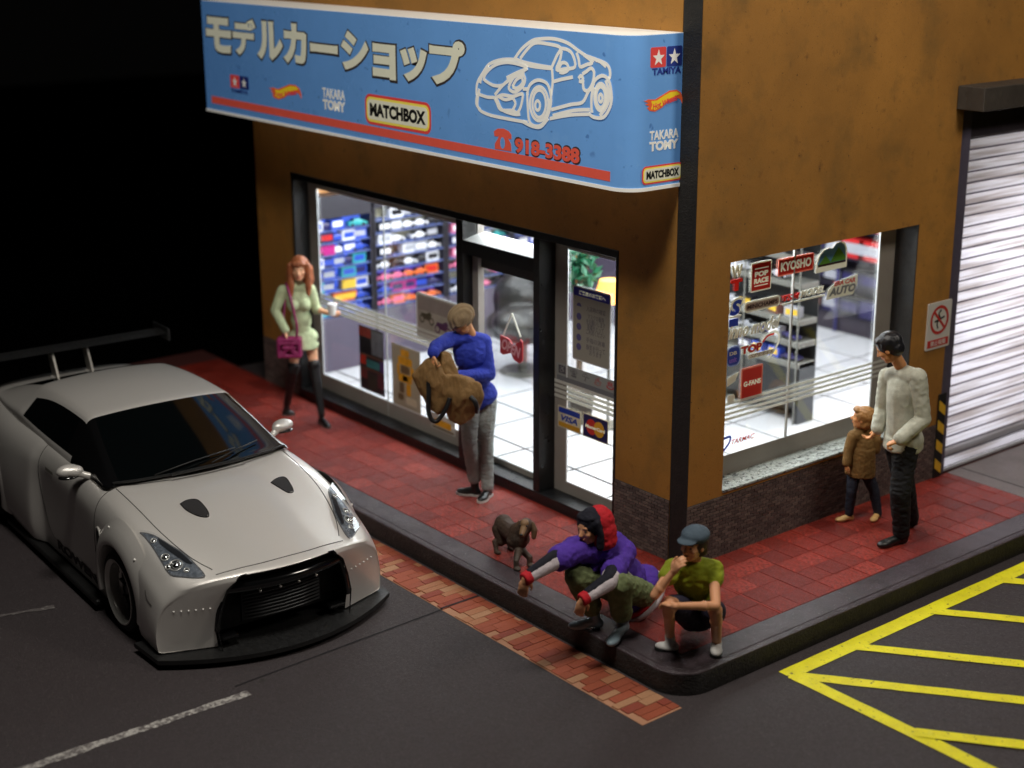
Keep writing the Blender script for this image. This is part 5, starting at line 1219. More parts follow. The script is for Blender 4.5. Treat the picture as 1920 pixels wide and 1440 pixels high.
def facebits(t,P,q,k=1.0,lip=(170,90,80)):
    for s in (-1,1):
        b=BM(); ell(b,P(.080,s*.031,.008),(.006*k,.011*k,.006*k),q,10,8); wobj('eye',b,mat('eye_dark',lin((40,32,30)),.3),t,True)
        b=BM(); cap(b,P(.086,s*.018,.030),P(.078,s*.050,.030),.0035*k,.003*k,6); wobj('eyebrow',b,mat('brow_brown',lin((70,50,40)),.7),t,True)
    b=BM(); ell(b,P(.088,0,-.057),(.007*k,.020*k,.006*k),q,10,8); wobj('lips',b,mat('lips_%d'%lip[0],lin(lip),.5),t,True)
def hand(bm,w,d,n,k=1.0,curl=.35,side=1,spread=.12,thumb=True):
    """w wrist, d direction of the fingers, n direction the palm faces, side: +1 thumb on the d x n side"""
    d=Vector(d).normalized(); n=Vector(n); n=(n-d*n.dot(d)).normalized(); t=d.cross(n)*side
    q=frame(d,n); ell(bm,w+d*.045*k,(.050*k,.040*k,.017*k),q,14,10); ell(bm,w+d*.07*k,(.026*k,.040*k,.014*k),q,12,8); cap(bm,w-d*.01*k,w+d*.02*k,.026*k,.024*k,10)
    for i,(o,L_) in enumerate(((.030,.072),(.010,.082),(-.010,.076),(-.029,.058))):
        r=.0095*k; p=w+d*.082*k+t*o*k; a=curl*(1+.12*i); dd=(d+t*o*spread*6).normalized()
        segs=[.45,.32,.23]; pts=[p-d*.015*k,p]; ang=0
        for sg in segs:
            ang+=a; pts.append(pts[-1]+(dd*math.cos(ang)+n*math.sin(ang))*L_*sg*k)
        chain(bm,pts,[r,r,r*.95,r*.88,r*.75],8)
    if thumb:
        p=w+d*.020*k+t*.028*k; p1=p+(d*.6+t*.65+n*.25).normalized()*.035*k; p2=p1+(d*.85+t*.2+n*.35).normalized()*.028*k; p3=p2+(d*.9+n*.3).normalized()*.022*k
        chain(bm,[p,p1,p2,p3],[.014*k,.012*k,.0105*k,.009*k],8)
def shoe(bm,a,toe,k=1.0,h=.045):
    """a ankle, toe tip on the ground"""
    a=Vector(a);toe=Vector(toe); d=(toe-a); d.z=0; L_=d.length; d.normalize(); heel=Vector((a.x,a.y,toe.z))-d*.055*k; sd=Vector((-d.y,d.x,0))
    q=frameU(d,(0,0,1)); z=toe.z
    ell(bm,heel+d*.035*k+V(0,0,.036*k),(.046*k,.036*k,.038*k),q); ell(bm,toe-d*.075*k+V(0,0,.028*k),(.078*k,.043*k,.030*k),q); cap(bm,heel+d*.06*k+V(0,0,.05*k),toe-d*.09*k+V(0,0,.034*k),.036*k,.034*k)
    cap(bm,a,heel+d*.045*k+V(0,0,.05*k),.036*k,.036*k)
def sole(t,a,toe,m,k=1.0):
    a=Vector(a);toe=Vector(toe); d=(toe-a); d.z=0; d.normalize(); heel=Vector((a.x,a.y,toe.z))-d*.055*k; sd=Vector((-d.y,d.x,0)); L_=(toe-heel).length
    pts=[]; prof=[(0,.020),(.02,.034),(.10,.036),(.35,.034),(.62,.044),(.82,.042),(.95,.026),(1,.008)]
    for f,wd in prof: p=heel+d*L_*f*1.02+sd*wd*k; pts.append((p.x,p.y))
    for f,wd in prof[::-1]: p=heel+d*L_*f*1.02-sd*wd*k; pts.append((p.x,p.y))
    b=BM(); plate(b,Plane((0,0,toe.z),(1,0,0),(0,1,0)),pts,-.002,.018*k); return wobj('shoe_sole',b,m,t)
def torso(bm,J,g=0,k=1.0,belly=0,bust=0,waist=.0,hipw=.15,fwd=None):
    sl,sr,pl_,ch=J['shL'],J['shR'],J['pelvis'],J['chest']
    up=(ch-pl_).normalized(); side=(sl-sr).normalized(); f=side.cross(up).normalized()
    q=frameU(f,up); wd=(sl-sr).length/2
    ell(bm,ch,(.105*k+g,wd*.86+g,.15*k+g),q); ell(bm,ch+up*.06*k,(.085*k+g,wd*.88+g,.09*k+g),q)
    md=(ch+pl_)/2; ell(bm,md,(.092*k+g+belly,.128*k-waist+g,.14*k+g),q); ell(bm,pl_,(.108*k+g,hipw*k+g,.115*k+g),q)
    cap(bm,ch,md,.085*k+g,.085*k+g); cap(bm,md,pl_,.085*k+g,.09*k+g)
    cap(bm,sl-side*.02*k,(sl+sr)/2+up*.03*k,.050*k+g,.055*k+g); cap(bm,sr+side*.02*k,(sl+sr)/2+up*.03*k,.050*k+g,.055*k+g)
    if bust:
        for s in (-1,1): ell(bm,ch+f*.085*k+side*s*.065*k-up*.01,(.062*bust,.062*bust,.062*bust),q)
    return q,f,side,up
def body(t,J,skin,k=1.0,hands=None,face=None,kh=1.0,shoes=True,vox=.0055,bare=('arms','legs'),lip=(170,90,80),ears=True):
    bm=BM(); q,P=head(bm,J['head'],face,J['headup'],kh,ears); cap(bm,J['neck'],J['head']+q@V(-.02*kh,0,-.05*kh),.050*k,.046*k)
    torso(bm,J,-.012,k)
    for s in 'LR':
        chain(bm,[J['sh'+s],J['el'+s],J['wr'+s]],[.044*k,.036*k,.024*k]); ell(bm,(J['el'+s]*.72+J['wr'+s]*.28),(.038*k,)*3)
        chain(bm,[J['hip'+s],J['kn'+s],J['an'+s]],[.075*k,.050*k,.034*k]); ell(bm,(J['kn'+s]*.68+J['an'+s]*.32),(.050*k,)*3)
        if hands and s in hands: hand(bm,J['wr'+s],*hands[s][:2],k,**(hands[s][2] if len(hands[s])>2 else {}))
    o=melt('body',bm,skin,t,vox,3,.4); facebits(t,P,q,kh,lip); return q,P
def sleeve(t,J,s,m,name='sleeve',g=.016,k=1.0,upto=1.0,wr=(.004,26,(1,1,1)),flare=0):
    bm=BM(); e=J['wr'+s]*upto+J['el'+s]*(1-upto)
    chain(bm,[J['sh'+s],J['el'+s],e],[.050*k+g,.040*k+g,.030*k+g+flare]); return melt(name,bm,m,t,.007,5,.5,wr)
def legs(t,J,m,k=1.0,g=.016,upto=.93,name='trousers',wr=(.006,15,(1,1,1.6)),loose=0,rise=.10,hipw=.15):
    bm=BM(); side=(J['hipL']-J['hipR']).normalized()
    up=(J['chest']-J['pelvis']).normalized(); f=side.cross(up); q=frameU(f,up); ell(bm,J['pelvis'],(.108*k+g,hipw*k+g,rise*k+g),q)
    for s in 'LR':
        a=J['kn'+s]*(1-upto)+J['an'+s]*upto
        chain(bm,[J['hip'+s],J['kn'+s],a],[.085*k+g,.056*k+g+loose,.042*k+g+loose]); ell(bm,(J['kn'+s]*.7+a*.3),(.054*k+g+loose,)*3); cap(bm,J['pelvis'],J['hip'+s],.09*k+g,.085*k+g)
    return melt(name,bm,m,t,.0075,5,.5,wr)
def J_(ref,**k):
    return {n:jp(ref,*v) for n,v in k.items()}

# ---------------------------------------------------------------- man in blue with a canvas bag
ref=(-2.2,-.31,0); t=empty('person',ref,'man in blue jumper and ribbed tan beanie looking into a bag by the shop door','person')
J=J_(ref,head=(866,603,.0),neck=(883,628,.05),shR=(843,637,-.02),shL=(907,640,.12),elR=(818,650,-.26),wrR=(812,662,-.40),elL=(917,702,.02),wrL=(853,706,-.26),chest=(884,664,.07),pelvis=(898,741,.10),hipR=(882,752,.06),hipL=(912,754,.12),knR=(880,826,-.02),knL=(911,828,.06),anR=(889,899,.02),anL=(914,915,-.02))
J['headup']=V(-.30,-.50,1); fwd=V(-.35,-.85,-.75)
bluem=cloth('blue_jumper',(44,58,160),.35); 
body(t,J,skinB,.95,{'R':(V(0,-.1,-1),V(.3,.6,0),dict(curl=.7)),'L':(V(-.8,-.35,.05),V(0,0,-1),dict(curl=.6,side=-1))},fwd,.94)
bm=BM(); torso(bm,J,.020,.95,belly=.02); up=(J['chest']-J['pelvis']).normalized(); ell(bm,J['pelvis']-up*.01,(.135,.165,.10),frameU((J['shL']-J['shR']).cross(up),up)); melt('jumper',bm,bluem,t,.007,7,.5,(.004,12,(1,1,1.6)))
for s in 'LR': sleeve(t,J,s,bluem,k=.95,g=.018,upto=.97)
legs(t,J,cloth('grey_jeans',(150,155,152),.4),.92,.013,.97,'jeans',(.005,14,(1,1,2.2)))
bs=mat('black_leather',lin((22,24,24)),.3,0,(40,.15),None,coat=.2); ws=mat('shoe_white_sole',lin((200,202,196)),.6)
for s,toe in (('R',(857,925)),('L',(899,944))):
    q_=at(*toe,'z',0); bm=BM(); shoe(bm,J['an'+s],q_,1.0); melt('shoe',bm,bs,t,.006,4); sole(t,J['an'+s],q_,ws)
# beanie
q=frameU(fwd,J['headup']); c=J['head']; bm=BM(); ell(bm,c+q@V(-.020,0,.045),(.118,.100,.098),q,24,14); ell(bm,c+q@V(-.005,0,.015),(.112,.096,.050),q,24,14)
bn=melt('beanie',bm,cloth('tan_beanie',(150,128,98),.3),t,.006,4)
for v in bn.data.vertices:
    p=q.inverted()@(v.co+Vector(t.location)-c); v.co+=v.normal*(.005*math.sin(p.y*190))
bm=BM(); tube(bm,[J['wrL']+V(0,0,0)+frame((J['wrL']-J['elL']),(0,0,1))@V(-.02,.031*math.cos(a),.031*math.sin(a)) for a in [2*math.pi*i/14 for i in range(14)]],.008,6,True); wobj('wristband',bm,mat('strap_black',lin((16,16,18)),.5),t,True)
# canvas bag held open in front of him
ref2=V(-2.2,-.31,0); canvas=cloth('tan_canvas',(134,102,62),.6); tb=empty('canvas_bag',jp(ref2,838,745,-.42),'large floppy tan canvas bag with black straps held open by the man in blue','bag')
bm=BM()
def lobe(pts,s0,dep):
    tmp=BM()
    for i,(u,v) in enumerate(pts):
        for k in (-1,1): tmp.verts.new(jp(ref2,u,v,s0+k*dep*(.8+.3*math.sin(i*2.1))))
    cu=sum(p[0] for p in pts)/len(pts); cv=sum(p[1] for p in pts)/len(pts)
    tmp.verts.new(jp(ref2,cu,cv,s0-dep*1.7)); tmp.verts.new(jp(ref2,cu,cv,s0+dep*1.7))
    bmesh.ops.convex_hull(tmp,input=tmp.verts); bmesh.ops.recalc_face_normals(tmp,faces=tmp.faces)
    me=bpy.data.meshes.new('l'); tmp.to_mesh(me); tmp.free(); bm.from_mesh(me); bpy.data.meshes.remove(me)
lobe([(775,704),(788,690),(801,676),(812,668),(824,690),(838,712),(842,750),(822,775),(806,762),(792,738)],-.36,.06)
lobe([(812,668),(824,662),(842,664),(852,690),(862,712),(850,740),(830,745),(818,700)],-.22,.07)
lobe([(836,705),(858,704),(884,712),(901,724),(904,744),(896,766),(880,784),(864,794),(846,786),(834,762),(830,730)],-.32,.085)
melt('bag_cloth',bm,canvas,tb,.009,7,.6,[(.014,6,(1.6,1.6,.5)),(.006,17,(1.4,1.4,.5))])
def strap(pts,name='bag_strap'):
    bm=BM(); P3=crom([jp(ref2,u,v,s-.42) for u,v,s in pts],6); tube(bm,P3,.020,8); o=wobj(name,bm,mat('strap_black',lin((16,16,18)),.5),tb,True)
strap([(803,706,-.02),(804,735,-.04),(803,765,-.05),(808,785,-.06),(818,790,-.06),(828,780,-.05),(838,762,-.04),(843,746,-.02)]); strap([(882,744,-.03),(890,752,-.05),(894,763,-.05),(894,772,.0)])
# ---------------------------------------------------------------- woman in pale dress
ref=(-4.9,-.36,0); t=empty('person',ref,'auburn haired woman in a short pale green dress and black stockings by the wide window','person')
J=J_(ref,head=(561,505,0),neck=(560,532,.05),shR=(530,545,.02),shL=(582,543,.05),elR=(516,582,.0),wrR=(536,621,-.10),elL=(593,580,.06),wrL=(624,590,-.12),chest=(561,566,.04),pelvis=(568,632,.06),hipR=(554,642,.02),hipL=(583,640,.08),knR=(550,696,-.02),knL=(590,692,.0),anR=(538,757,.16),anL=(603,776,-.12))
J['headup']=V(.05,-.05,1); fwd=V(.80,-.58,-.22)
body(t,J,skinC,.82,{'R':(V(.1,0,-1),V(.6,.6,0),dict(curl=.5)),'L':(V(1,-.1,.05),V(-.1,0,-1) if False else V(0,.2,1),dict(curl=.7,side=-1))},fwd,.93,lip=(190,90,90),vox=.006,ears=False)
dr=cloth('pale_dress',(188,200,160),.25); bm=BM(); q_,f_,sd_,up_=torso(bm,J,.012,.80,bust=.92,waist=.012,hipw=.165)
hem=(J['hipR']+J['hipL'])/2-V(0,0,.065); frustum(bm,J['pelvis']-V(0,0,.0),hem,.13,.145,20); ell(bm,hem+V(0,0,.03),(.13,.155,.03),q_); ell(bm,J['pelvis'],(.12,.15,.09),q_); melt('dress',bm,dr,t,.008,6,.5,(.003,22,(1,1,2.4)))
for s in 'LR': sleeve(t,J,s,dr,k=.80,g=.014,upto=.95 if s=='R' else .15,wr=(.003,30,(1,1,1)))
bm=BM(); cap(bm,J['neck']+V(0,0,-.02),J['neck']+V(0,0,.035),.058,.052); melt('collar',bm,dr,t,.007,4)
st=mat('black_stocking',lin((18,16,18)),.45,0,(90,.1))
for s in 'LR':
    a,b_=J['kn'+s],J['an'+s]; top=a+(J['hip'+s]-a)*.16; bm=BM(); chain(bm,[top,a,b_],[.064,.052,.036]); ell(bm,a*.7+b_*.3,(.050,)*3); melt('stocking',bm,st,t,.007,4)
for s,toe in (('R',(553,778)),('L',(618,804))):
    q1=at(*toe,'z',0); bm=BM(); shoe(bm,J['an'+s],q1,.85); melt('shoe',bm,bs,t,.006,4); sole(t,J['an'+s],q1,mat('platform_sole',lin((90,84,82)),.5),.86)
hm=mat('auburn_hair',lin((150,84,48)),.5,0,[(50,.4)],(20,.25)); q=frameU(fwd,J['headup']); c=J['head']; bm=BM()
ell(bm,c+q@V(-.025,0,.030),(.100,.092,.098),q); ell(bm,c+q@V(-.055,0,-.05),(.065,.085,.11),q); ell(bm,c+q@V(.062,0,.072),(.040,.066,.026),q)
for s in (-1,1):
    chain(bm,[c+q@V(.03,s*.080,.05),c+q@V(.025,s*.088,-.05),c+q@V(.045,s*.085,-.14),c+q@V(.080,s*.080,-.24)],[.030,.032,.034,.010]); chain(bm,[c+q@V(-.03,s*.08,.0),c+q@V(-.05,s*.085,-.12),c+q@V(-.04,s*.09,-.22)],[.045,.045,.015])
melt('hair',bm,hm,t,.007,4,.5,(.006,30,(1.4,1.4,.35)))
# paper cup and handbag
p=J['wrL']+V(.055,-.04,.06); tc=empty('paper_cup',p,'small white cup held out in the hand of the woman in the pale dress','cup'); bm=BM(); frustum(bm,p-V(0,0,.045),p+V(0,0,.055),.034,.046,20); wobj('cup',bm,mat('cup_white',lin((236,236,232)),.4),tc,30); bm=BM(); frustum(bm,p+V(0,0,.0555),p+V(0,0,.070),.050,.044,20); wobj('cup_lid',bm,mat('cup_lid_white',lin((240,240,240)),.3),tc,30)
mg=mat('magenta_leather',lin((140,32,90)),.4,0,(60,.2),(10,.1)); hb=empty('handbag',jp(ref,543,652,-.12),'magenta handbag hanging at the hip of the woman in the pale dress','handbag'); c=jp(ref,543,650,-.12)
bm=BM(); q_=frameU(FH*-1,(0,0,1)); cube=[c+q_@V(x,y,z) for x in(-.04,.04) for y in(-.10,.10) for z in (-.085,.075)]
for a in cube: ell(bm,a,(.022,)*3,None,10,8)
for i in range(8):
    for j in range(i+1,8): cap(bm,cube[i],cube[j],.02,.02,8)
melt('bag_body',bm,mg,hb,.009,5,.5,(.003,18,(1,1,1))); bm=BM(); b0=c+q_@V(.062,0,.055); cap(bm,c+q_@V(.05,-.095,.045),c+q_@V(.05,.095,.045),.016,.016); cap(bm,c+q_@V(.058,-.06,-.0),c+q_@V(.058,.06,-.0),.014,.014); melt('bag_flap',bm,mg,hb,.007,4)
bm=BM(); P3=crom([jp(ref,538,536,-.06),jp(ref,545,560,-.14),jp(ref,552,590,-.16),jp(ref,557,615,-.17),jp(ref,555,640,-.15)],5); tube(bm,P3,.012,6); P4=crom([jp(ref,538,536,-.06),jp(ref,536,532,.06),jp(ref,533,560,.16),jp(ref,530,640,.0)],5); tube(bm,P4,.012,6); wobj('shoulder_strap',bm,mg,hb,True)
# ---------------------------------------------------------------- man in white jumper holding a child's hand
ref=(.68,1.62,0); t=empty('person',ref,'black haired man in white jumper and black trousers beside a child at the side window','person')
J=J_(ref,head=(1666,654,-.02),neck=(1688,685,.03),shR=(1664,706,.16),shL=(1721,707,-.10),elR=(1655,765,.20),wrR=(1645,806,.12),elL=(1731,786,-.12),wrL=(1684,826,-.22),chest=(1696,732,.03),pelvis=(1694,828,.04),hipR=(1684,842,.10),hipL=(1698,842,-.02),knL=(1688,922,-.10),knR=(1697,915,.10),anL=(1690,1001,-.02),anR=(1708,975,.34))
J['headup']=V(-.50,-.28,1); fwd=V(-.88,-.45,0)
body(t,J,skinB,1.0,{'L':(V(-.75,-.45,-.45),V(.1,.1,-1),dict(curl=.95,side=-1)),'R':(V(-.5,-.2,-.8),V(0,0,1),dict(curl=.5))},fwd,.92)
wj=cloth('white_jumper',(186,186,170),.3); bm=BM(); q_,f_,sd_,up_=torso(bm,J,.018,.97,belly=.02); ell(bm,J['pelvis']+V(0,0,.03),(.14,.17,.12),q_); cap(bm,J['chest']-V(0,0,.02),J['pelvis']+V(0,0,.04),.135,.135,20); frustum(bm,J['pelvis']+V(0,0,.05),J['pelvis']-V(0,0,.055),.15,.155,20); o=melt('jumper',bm,wj,t,.008,9,.5,(.004,9,(1,1,.7)))
for s in 'LR': sleeve(t,J,s,wj,k=1.0,g=.020,upto=.90,wr=(.004,12,(1,1,1)),flare=.005)
bk=cloth('black_trousers',(30,30,32),.25); legs(t,J,bk,.98,.016,.96,'trousers',(.006,14,(1,1,1.8)),loose=.008)
for s,toe,z in (('L',(1645,1029),0),('R',(1697,992),.0)):
    q1=at(*toe,'z',z); bm=BM(); shoe(bm,J['an'+s],q1,1.05); ell(bm,J['an'+s]+V(0,0,.04),(.055,.055,.09)); melt('boot',bm,bs,t,.007,4)
q=frameU(fwd,J['headup']); c=J['head']; bm=BM(); ell(bm,c+q@V(-.028,0,.042),(.104,.090,.090),q); ell(bm,c+q@V(-.06,0,-.01),(.062,.080,.070),q); ell(bm,c+q@V(.02,0,.082),(.060,.072,.035),q); melt('hair',bm,mat('black_hair',lin((26,26,30)),.4,0,[(40,.3)],(20,.3)),t,.007,6,.5,(.003,30,(1,1,.5)))
# ---------------------------------------------------------------- child
ref=(.235,1.80,0); t=empty('person',ref,'small child in brown hooded coat and dark leggings beside the man in the white jumper','person')
J=J_(ref,head=(1617,784,0),neck=(1619,805,.02),shR=(1600,818,.0),shL=(1634,820,.04),elR=(1591,846,-.02),wrR=(1588,870,-.06),elL=(1641,842,.04),wrL=(1645,822,.02),chest=(1618,838,.02),pelvis=(1613,876,.02),hipR=(1602,878,.0),hipL=(1622,879,.03),knR=(1597,920,-.03),knL=(1639,920,.02),anR=(1592,962,.0),anL=(1646,963,.06))
J['headup']=V(.10,.05,1); fwd=V(-.80,-.50,0)
def small(o): return o
body(t,J,skinB,.60,{'R':(V(0,-.1,-1),V(.3,.6,0),dict(curl=.5)),'L':(V(.2,.1,1),V(-.6,.3,0),dict(curl=.8))},fwd,.80,vox=.005)
ct=cloth('brown_coat',(118,88,48),.35); bm=BM(); q_,f_,sd_,up_=torso(bm,J,.020,.66,belly=.01); frustum(bm,J['chest'],J['pelvis']-V(0,0,.06),.10,.125,20); ell(bm,J['neck']-V(.02,-.02,.005),(.075,.075,.035)); melt('coat',bm,ct,t,.006,5,.5,(.004,18,(1,1,1.3)))
for s in 'LR': sleeve(t,J,s,ct,k=.68,g=.016,upto=.92,wr=(.003,24,(1,1,1)))
legs(t,J,cloth('dark_leggings',(42,46,58),.25),.56,.012,.97,'leggings',(.003,20,(1,1,1.6)),hipw=.14)
tn=mat('tan_shoe',lin((206,164,104)),.5,0,(60,.1))
for s,toe in (('R',(1566,979)),('L',(1634,981))):
    q1=at(*toe,'z',0); bm=BM(); shoe(bm,J['an'+s],q1,.72); melt('shoe',bm,tn,t,.005,4)
q=frameU(fwd,J['headup']); c=J['head']; bm=BM(); ell(bm,c+q@V(-.022,0,.028),(.085,.076,.078),q); ell(bm,c+q@V(-.035,0,-.03),(.055,.070,.060),q); ell(bm,c+q@V(.045,0,.065),(.038,.055,.022),q); melt('hair',bm,mat('light_brown_hair',lin((150,106,56)),.6,0,[(40,.3)],(20,.2)),t,.005,4,.5,(.004,30,(1,1,.6)))
# ---------------------------------------------------------------- crouching person in purple hooded jacket
ref=(.40,-1.08,0); t=empty('person',ref,'crouching person in purple jacket with black and red hood and olive trousers on the kerb','person')
J=J_(ref,head=(1106,990,-.10),neck=(1124,1022,.02),shR=(1080,1030,-.12),shL=(1168,1036,.10),elR=(1032,1056,-.30),wrR=(984,1086,-.44),elL=(1140,1092,-.30),wrL=(1092,1124,-.42),chest=(1138,1056,.08),pelvis=(1196,1112,.22),hipR=(1172,1110,.12),hipL=(1214,1116,.20),knR=(1082,1080,-.14),knL=(1158,1096,-.22),anR=(1115,1150,-.02),anL=(1168,1162,-.10))
J['headup']=V(-.05,-.12,1); fwd=V(.06,-.97,-.06)
body(t,J,skinA,.92,{'R':(V(-.10,-.12,-1),V(-.75,.6,-.1),dict(curl=.22,spread=.25)),'L':(V(-.14,-.16,-1),V(-.75,.6,-.1),dict(curl=.26,spread=.2))},fwd,.93,ears=False)
pu=cloth('purple_jacket',(82,52,156),.35); wt=cloth('white_sleeve',(196,186,190),.3); rd=cloth('red_trim',(186,34,44),.25); nb_=cloth('near_black_trim',(28,28,38),.25)
bm=BM(); q_,f_,sd_,up_=torso(bm,J,.042,.97,belly=.02)
for s in 'LR': chain(bm,[J['sh'+s],J['sh'+s]*.35+J['el'+s]*.65],[.090,.082])
ell(bm,J['pelvis']+V(0,0,.05),(.15,.18,.10),q_); melt('jacket',bm,pu,t,.008,5,.5,[(.009,10,(1,1,1)),(.003,30,(1,1,1))])
for s in 'LR':
    a=J['sh'+s]*.38+J['el'+s]*.62; e=J['el'+s]; w=J['wr'+s]; mid=e*.2+w*.8
    bm=BM(); chain(bm,[a,e,mid],[.066,.060,.046]); melt('sleeve',bm,wt,t,.007,4,.5,(.002,18,(1,1,1)))
    bm=BM(); n_=V(0,0,1); chain(bm,[a+V(0,.0,.034),e+V(0,0,.034),mid+V(0,0,.026)],[.048,.042,.032]); melt('sleeve_band',bm,nb_,t,.007,4,.5)
    bm=BM(); d=(w-e).normalized(); frustum(bm,mid+d*.004,w+d*.012,.050,.044,20); melt('cuff',bm,rd,t,.006,5,.5,(.002,30,(1,1,1)))
bm=BM(); hp=J['pelvis']; tube(bm,[hp+q_@V(.155*math.cos(a),.195*math.sin(a),-.005) for a in [2*math.pi*i/20 for i in range(20)]],.020,8,True); wobj('hem_red',bm,rd,t,True)
bm=BM(); tube(bm,[hp+q_@V(.160*math.cos(a),.200*math.sin(a),-.045) for a in [2*math.pi*i/20 for i in range(20)]],.026,8,True); wobj('hem_white',bm,wt,t,True)
ch=J['chest']; 
for y_ in (-.025,.045): 
    bm=BM(); tube(bm,[J['neck']+f_*.07+sd_*y_-V(0,0,.02),ch+f_*.150+sd_*y_,ch+f_*.165+sd_*y_-up_*.12],.009,6); wobj('drawstring',bm,mat('cord_white',lin((210,206,200)),.6),t,True)
bm=BM(); tube(bm,[J['neck']+f_*.075-V(0,0,.03),ch+f_*.135,ch+f_*.160-up_*.12,J['pelvis']+f_*.17+up_*.08],.020,6); wobj('front_placket',bm,nb_,t,True)
tr=cloth('olive_trousers',(108,118,80),.3); legs(t,J,tr,.95,.020,.80,'trousers',(.008,13,(1,1,1.2)),loose=.012)
bm=BM(); q1=at(1142,1217,'z',0); shoe(bm,J['anL'],q1,1.1); cap(bm,J['anL'],J['anL']*.6+J['knL']*.4,.046,.048); melt('boot',bm,mat('pale_blue_boot',lin((140,160,170)),.45,0,(60,.15)),t,.007,5)
bm=BM(); q1=at(1060,1142,'z',0); q1=Vector((J['anR'].x-.10,J['anR'].y-.16,0)); J2=J['anR'].copy(); shoe(bm,J2,q1,1.0); melt('boot',bm,mat('pale_blue_boot',lin((140,160,170)),.45,0,(60,.15)),t,.007,5)
q=frameU(fwd,J['headup']); c=J['head']
bm=BM(); ell(bm,c+q@V(-.030,0,.038),(.108,.100,.100),q); ell(bm,c+q@V(-.055,0,-.05),(.080,.092,.11),q); ell(bm,c+q@V(.015,0,.092),(.058,.082,.026),q)
for s in (-1,1): chain(bm,[c+q@V(.005,s*.086,.06),c+q@V(-.005,s*.096,-.03),c+q@V(.0,s*.082,-.12)],[.022,.022,.028])
melt('hood_front',bm,nb_,t,.007,4,.5,(.003,26,(1,1,1)))
bm=BM(); ell(bm,c+q@V(-.080,.02,.020),(.100,.102,.120),q); ell(bm,c+q@V(-.082,.03,-.05),(.095,.106,.120),q); ell(bm,c+q@V(-.080,.03,-.11),(.090,.110,.07),q); melt('hood_back',bm,rd,t,.007,4,.5,(.004,20,(1,1,1)))
# ---------------------------------------------------------------- crouching man in lime vest
ref=(1.00,-.92,0); t=empty('person',ref,'crouching man in lime green top and grey cap with one hand at his mouth','person')
J=J_(ref,head=(1300,1022,-.05),neck=(1303,1048,.02),shR=(1262,1066,-.02),shL=(1338,1066,.08),elR=(1228,1116,-.26),wrR=(1262,1072,-.26),elL=(1342,1136,-.20),wrL=(1264,1136,-.38),chest=(1302,1085,.06),pelvis=(1312,1150,.22),hipR=(1294,1150,.16),hipL=(1332,1150,.22),knR=(1254,1130,-.24),knL=(1342,1144,-.18),anR=(1256,1192,.0),anL=(1344,1204,.0))
J['headup']=V(.04,-.02,1); fwd=V(.15,-.95,-.22)
if True:
    # the raised hand: fingers up against the mouth
    body(t,J,skinA,.92,{'R':(V(.55,-.05,.85),V(.2,.8,.1),dict(curl=.45)),'L':(V(-1,-.1,-.05),V(0,0,-1),dict(curl=.45,side=-1))},fwd,.92)
lm=cloth('lime_top',(142,152,36),.3); bm=BM(); q_,f_,sd_,up_=torso(bm,J,.016,.93,belly=.02)
for s in 'LR': chain(bm,[J['sh'+s],J['sh'+s]*.72+J['el'+s]*.28],[.066,.064])
melt('vest_top',bm,lm,t,.008,5,.5,(.006,13,(1,1,1.4)))
bm=BM(); 
ell(bm,J['pelvis'],(.13,.17,.10),q_)
for s in 'LR': chain(bm,[J['hip'+s],J['hip'+s]*.3+J['kn'+s]*.7],[.098,.078])
melt('shorts',bm,cloth('navy_shorts',(36,34,50),.25),t,.008,5,.5,(.006,14,(1,1,1)))
for s,toe in (('R',(1228,1216)),('L',(1342,1236))):
    q1=at(*toe,'z',0); bm=BM(); shoe(bm,J['an'+s],q1,1.0); melt('trainer',bm,mat('white_trainer',lin((200,198,194)),.5,0,(60,.15)),t,.007,4); sole(t,J['an'+s],q1,bs)
q=frameU(fwd,J['headup']); c=J['head']; bm=BM(); ell(bm,c+q@V(-.025,0,.02),(.092,.086,.085),q); ell(bm,c+q@V(-.05,0,-.03),(.055,.08,.07),q); melt('hair',bm,mat('dark_brown_hair',lin((52,34,28)),.6,0,(40,.3)),t,.007,4)
bm=BM(); ell(bm,c+q@V(-.020,0,.070),(.108,.094,.062),q); ell(bm,c+q@V(.075,0,.056),(.070,.070,.012),q); melt('cap',bm,cloth('grey_blue_cap',(78,92,104),.2),t,.006,4)
# ---------------------------------------------------------------- dog
ref=(-.98,-.94,0); t=empty('dog',ref,'brown long-eared hound standing on the pavement edge near the crouching person','dog')
D=lambda u,v,s=0: jp(ref,u,v,s)
dm=mat('brown_dog_coat',lin((66,50,38)),.6,0,[(90,.4)],(9,.2),stain=[(5,.5,.66,lin((66,60,54)))]); tanm=mat('tan_dog_face',lin((128,98,66)),.6,0,(90,.3),(12,.15))
bm=BM(); rump=D(944,984,.22); chs=D(972,1006,-.04); mid=(rump+chs)/2+V(0,0,-.005)
ell(bm,rump,(.075,.075,.085)); ell(bm,chs,(.085,.082,.115)); cap(bm,rump,mid,.072,.070); cap(bm,mid,chs,.070,.086); ell(bm,rump+V(0,0,-.04),(.07,.075,.08))
hd=D(986,985,-.10); cap(bm,chs+V(0,0,.04),hd-V(0,0,.01),.075,.055)
sd=(chs-rump); sd.z=0; sd.normalize(); sp_=V(-sd.y,sd.x,0)
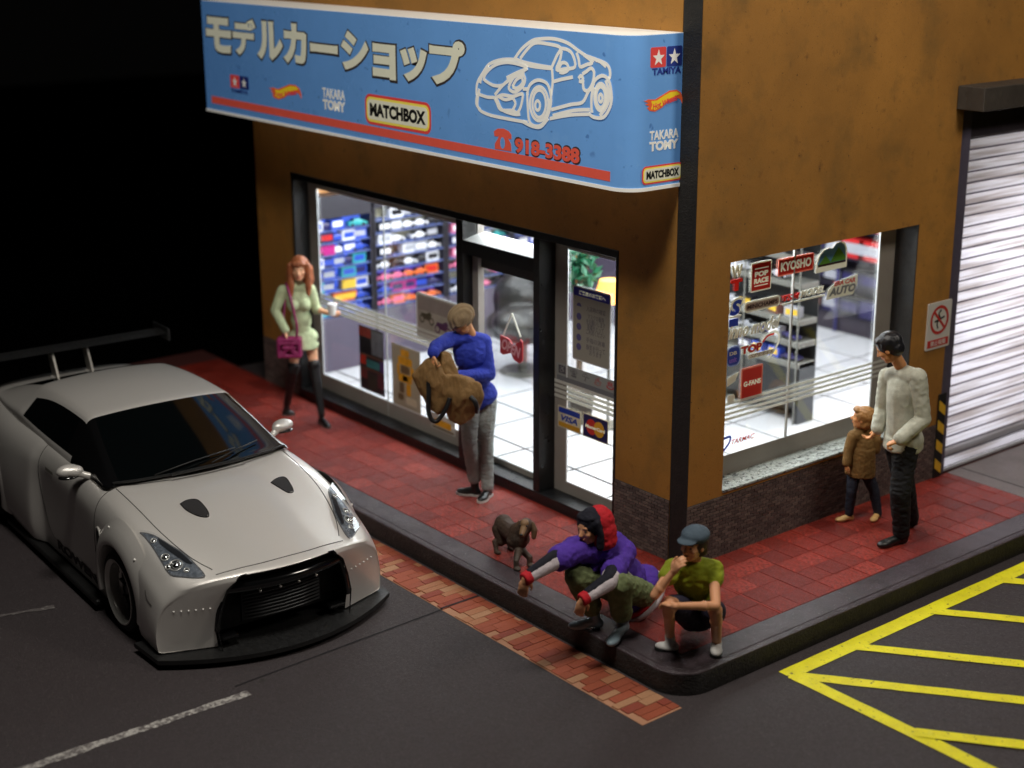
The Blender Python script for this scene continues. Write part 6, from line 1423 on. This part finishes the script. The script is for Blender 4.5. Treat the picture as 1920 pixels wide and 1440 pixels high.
for s,(kx,ft) in ((1,((935,1012,.18),(931,1037,.16))),(-1,((952,1012,.22),(956,1030,.24)))):
    hipp=rump+sp_*s*.04-V(0,0,.03); foot=at(ft[0],ft[1],'z',.0); knee=hipp+sd*.04-V(0,0,.09); hock=V(foot.x,foot.y,.085)-sd*.035
    chain(bm,[hipp,knee,hock,foot+V(0,0,.02)],[.055,.036,.020,.018]); ell(bm,foot+sd*.02+V(0,0,.014),(.034,.024,.016))
for s,ft in ((1,(968,1068)),(-1,(993,1062))):
    foot=at(*ft,'z',0); shd=chs+sp_*s*.045-V(0,0,.03); wrist=V(foot.x,foot.y,.075); el_=(shd*.5+wrist*.5)-sd*.02
    chain(bm,[shd,el_,wrist,foot+V(0,0,.022)],[.050,.032,.022,.021]); ell(bm,foot+sd*.018+V(0,0,.015),(.036,.026,.017))
tl_=crom([rump+V(0,0,.03)-sd*.05,rump-sd*.10+V(0,0,-.02),rump-sd*.13-V(0,0,.10)],4); chain(bm,tl_,[.018-.0014*i for i in range(len(tl_))],8)
fw=(-sd*0+V(.55,-.80,-.28)).normalized(); q=frameU(fw,(0,0,1)); P=lambda x,y,z:hd+q@V(x,y,z)
ell(bm,hd,(.062,.055,.058),q); cap(bm,P(.03,0,-.012),P(.105,0,-.038),.038,.026); ell(bm,P(.10,0,-.048),(.028,.022,.016),q)
melt('body',bm,dm,t,.006,4,.5,(.002,40,(1,1,1)))
bm=BM(); cap(bm,P(.052,0,.008),P(.112,0,-.032),.028,.0225); ell(bm,P(.03,0,.030),(.045,.035,.032),q); melt('muzzle',bm,tanm,t,.006,4)
for s in (-1,1):
    bm=BM(); chain(bm,[P(-.005,s*.052,.022),P(.0,s*.068,-.03),P(.01,s*.066,-.085)],[.016,.026,.020]); melt('ear',bm,mat('dog_ear_brown',lin((96,72,50)),.6,0,(90,.4),(12,.2)),t,.006,4)
    bm=BM(); ell(bm,P(.062,s*.026,.022),(.008,.009,.007),q,10,8); wobj('eye',bm,mat('eye_dark',lin((40,32,30)),.3),t,True)
bm=BM(); ell(bm,P(.130,0,-.026),(.012,.015,.011),q,12,8); wobj('nose',bm,mat('dog_nose',lin((20,18,18)),.3),t,True)
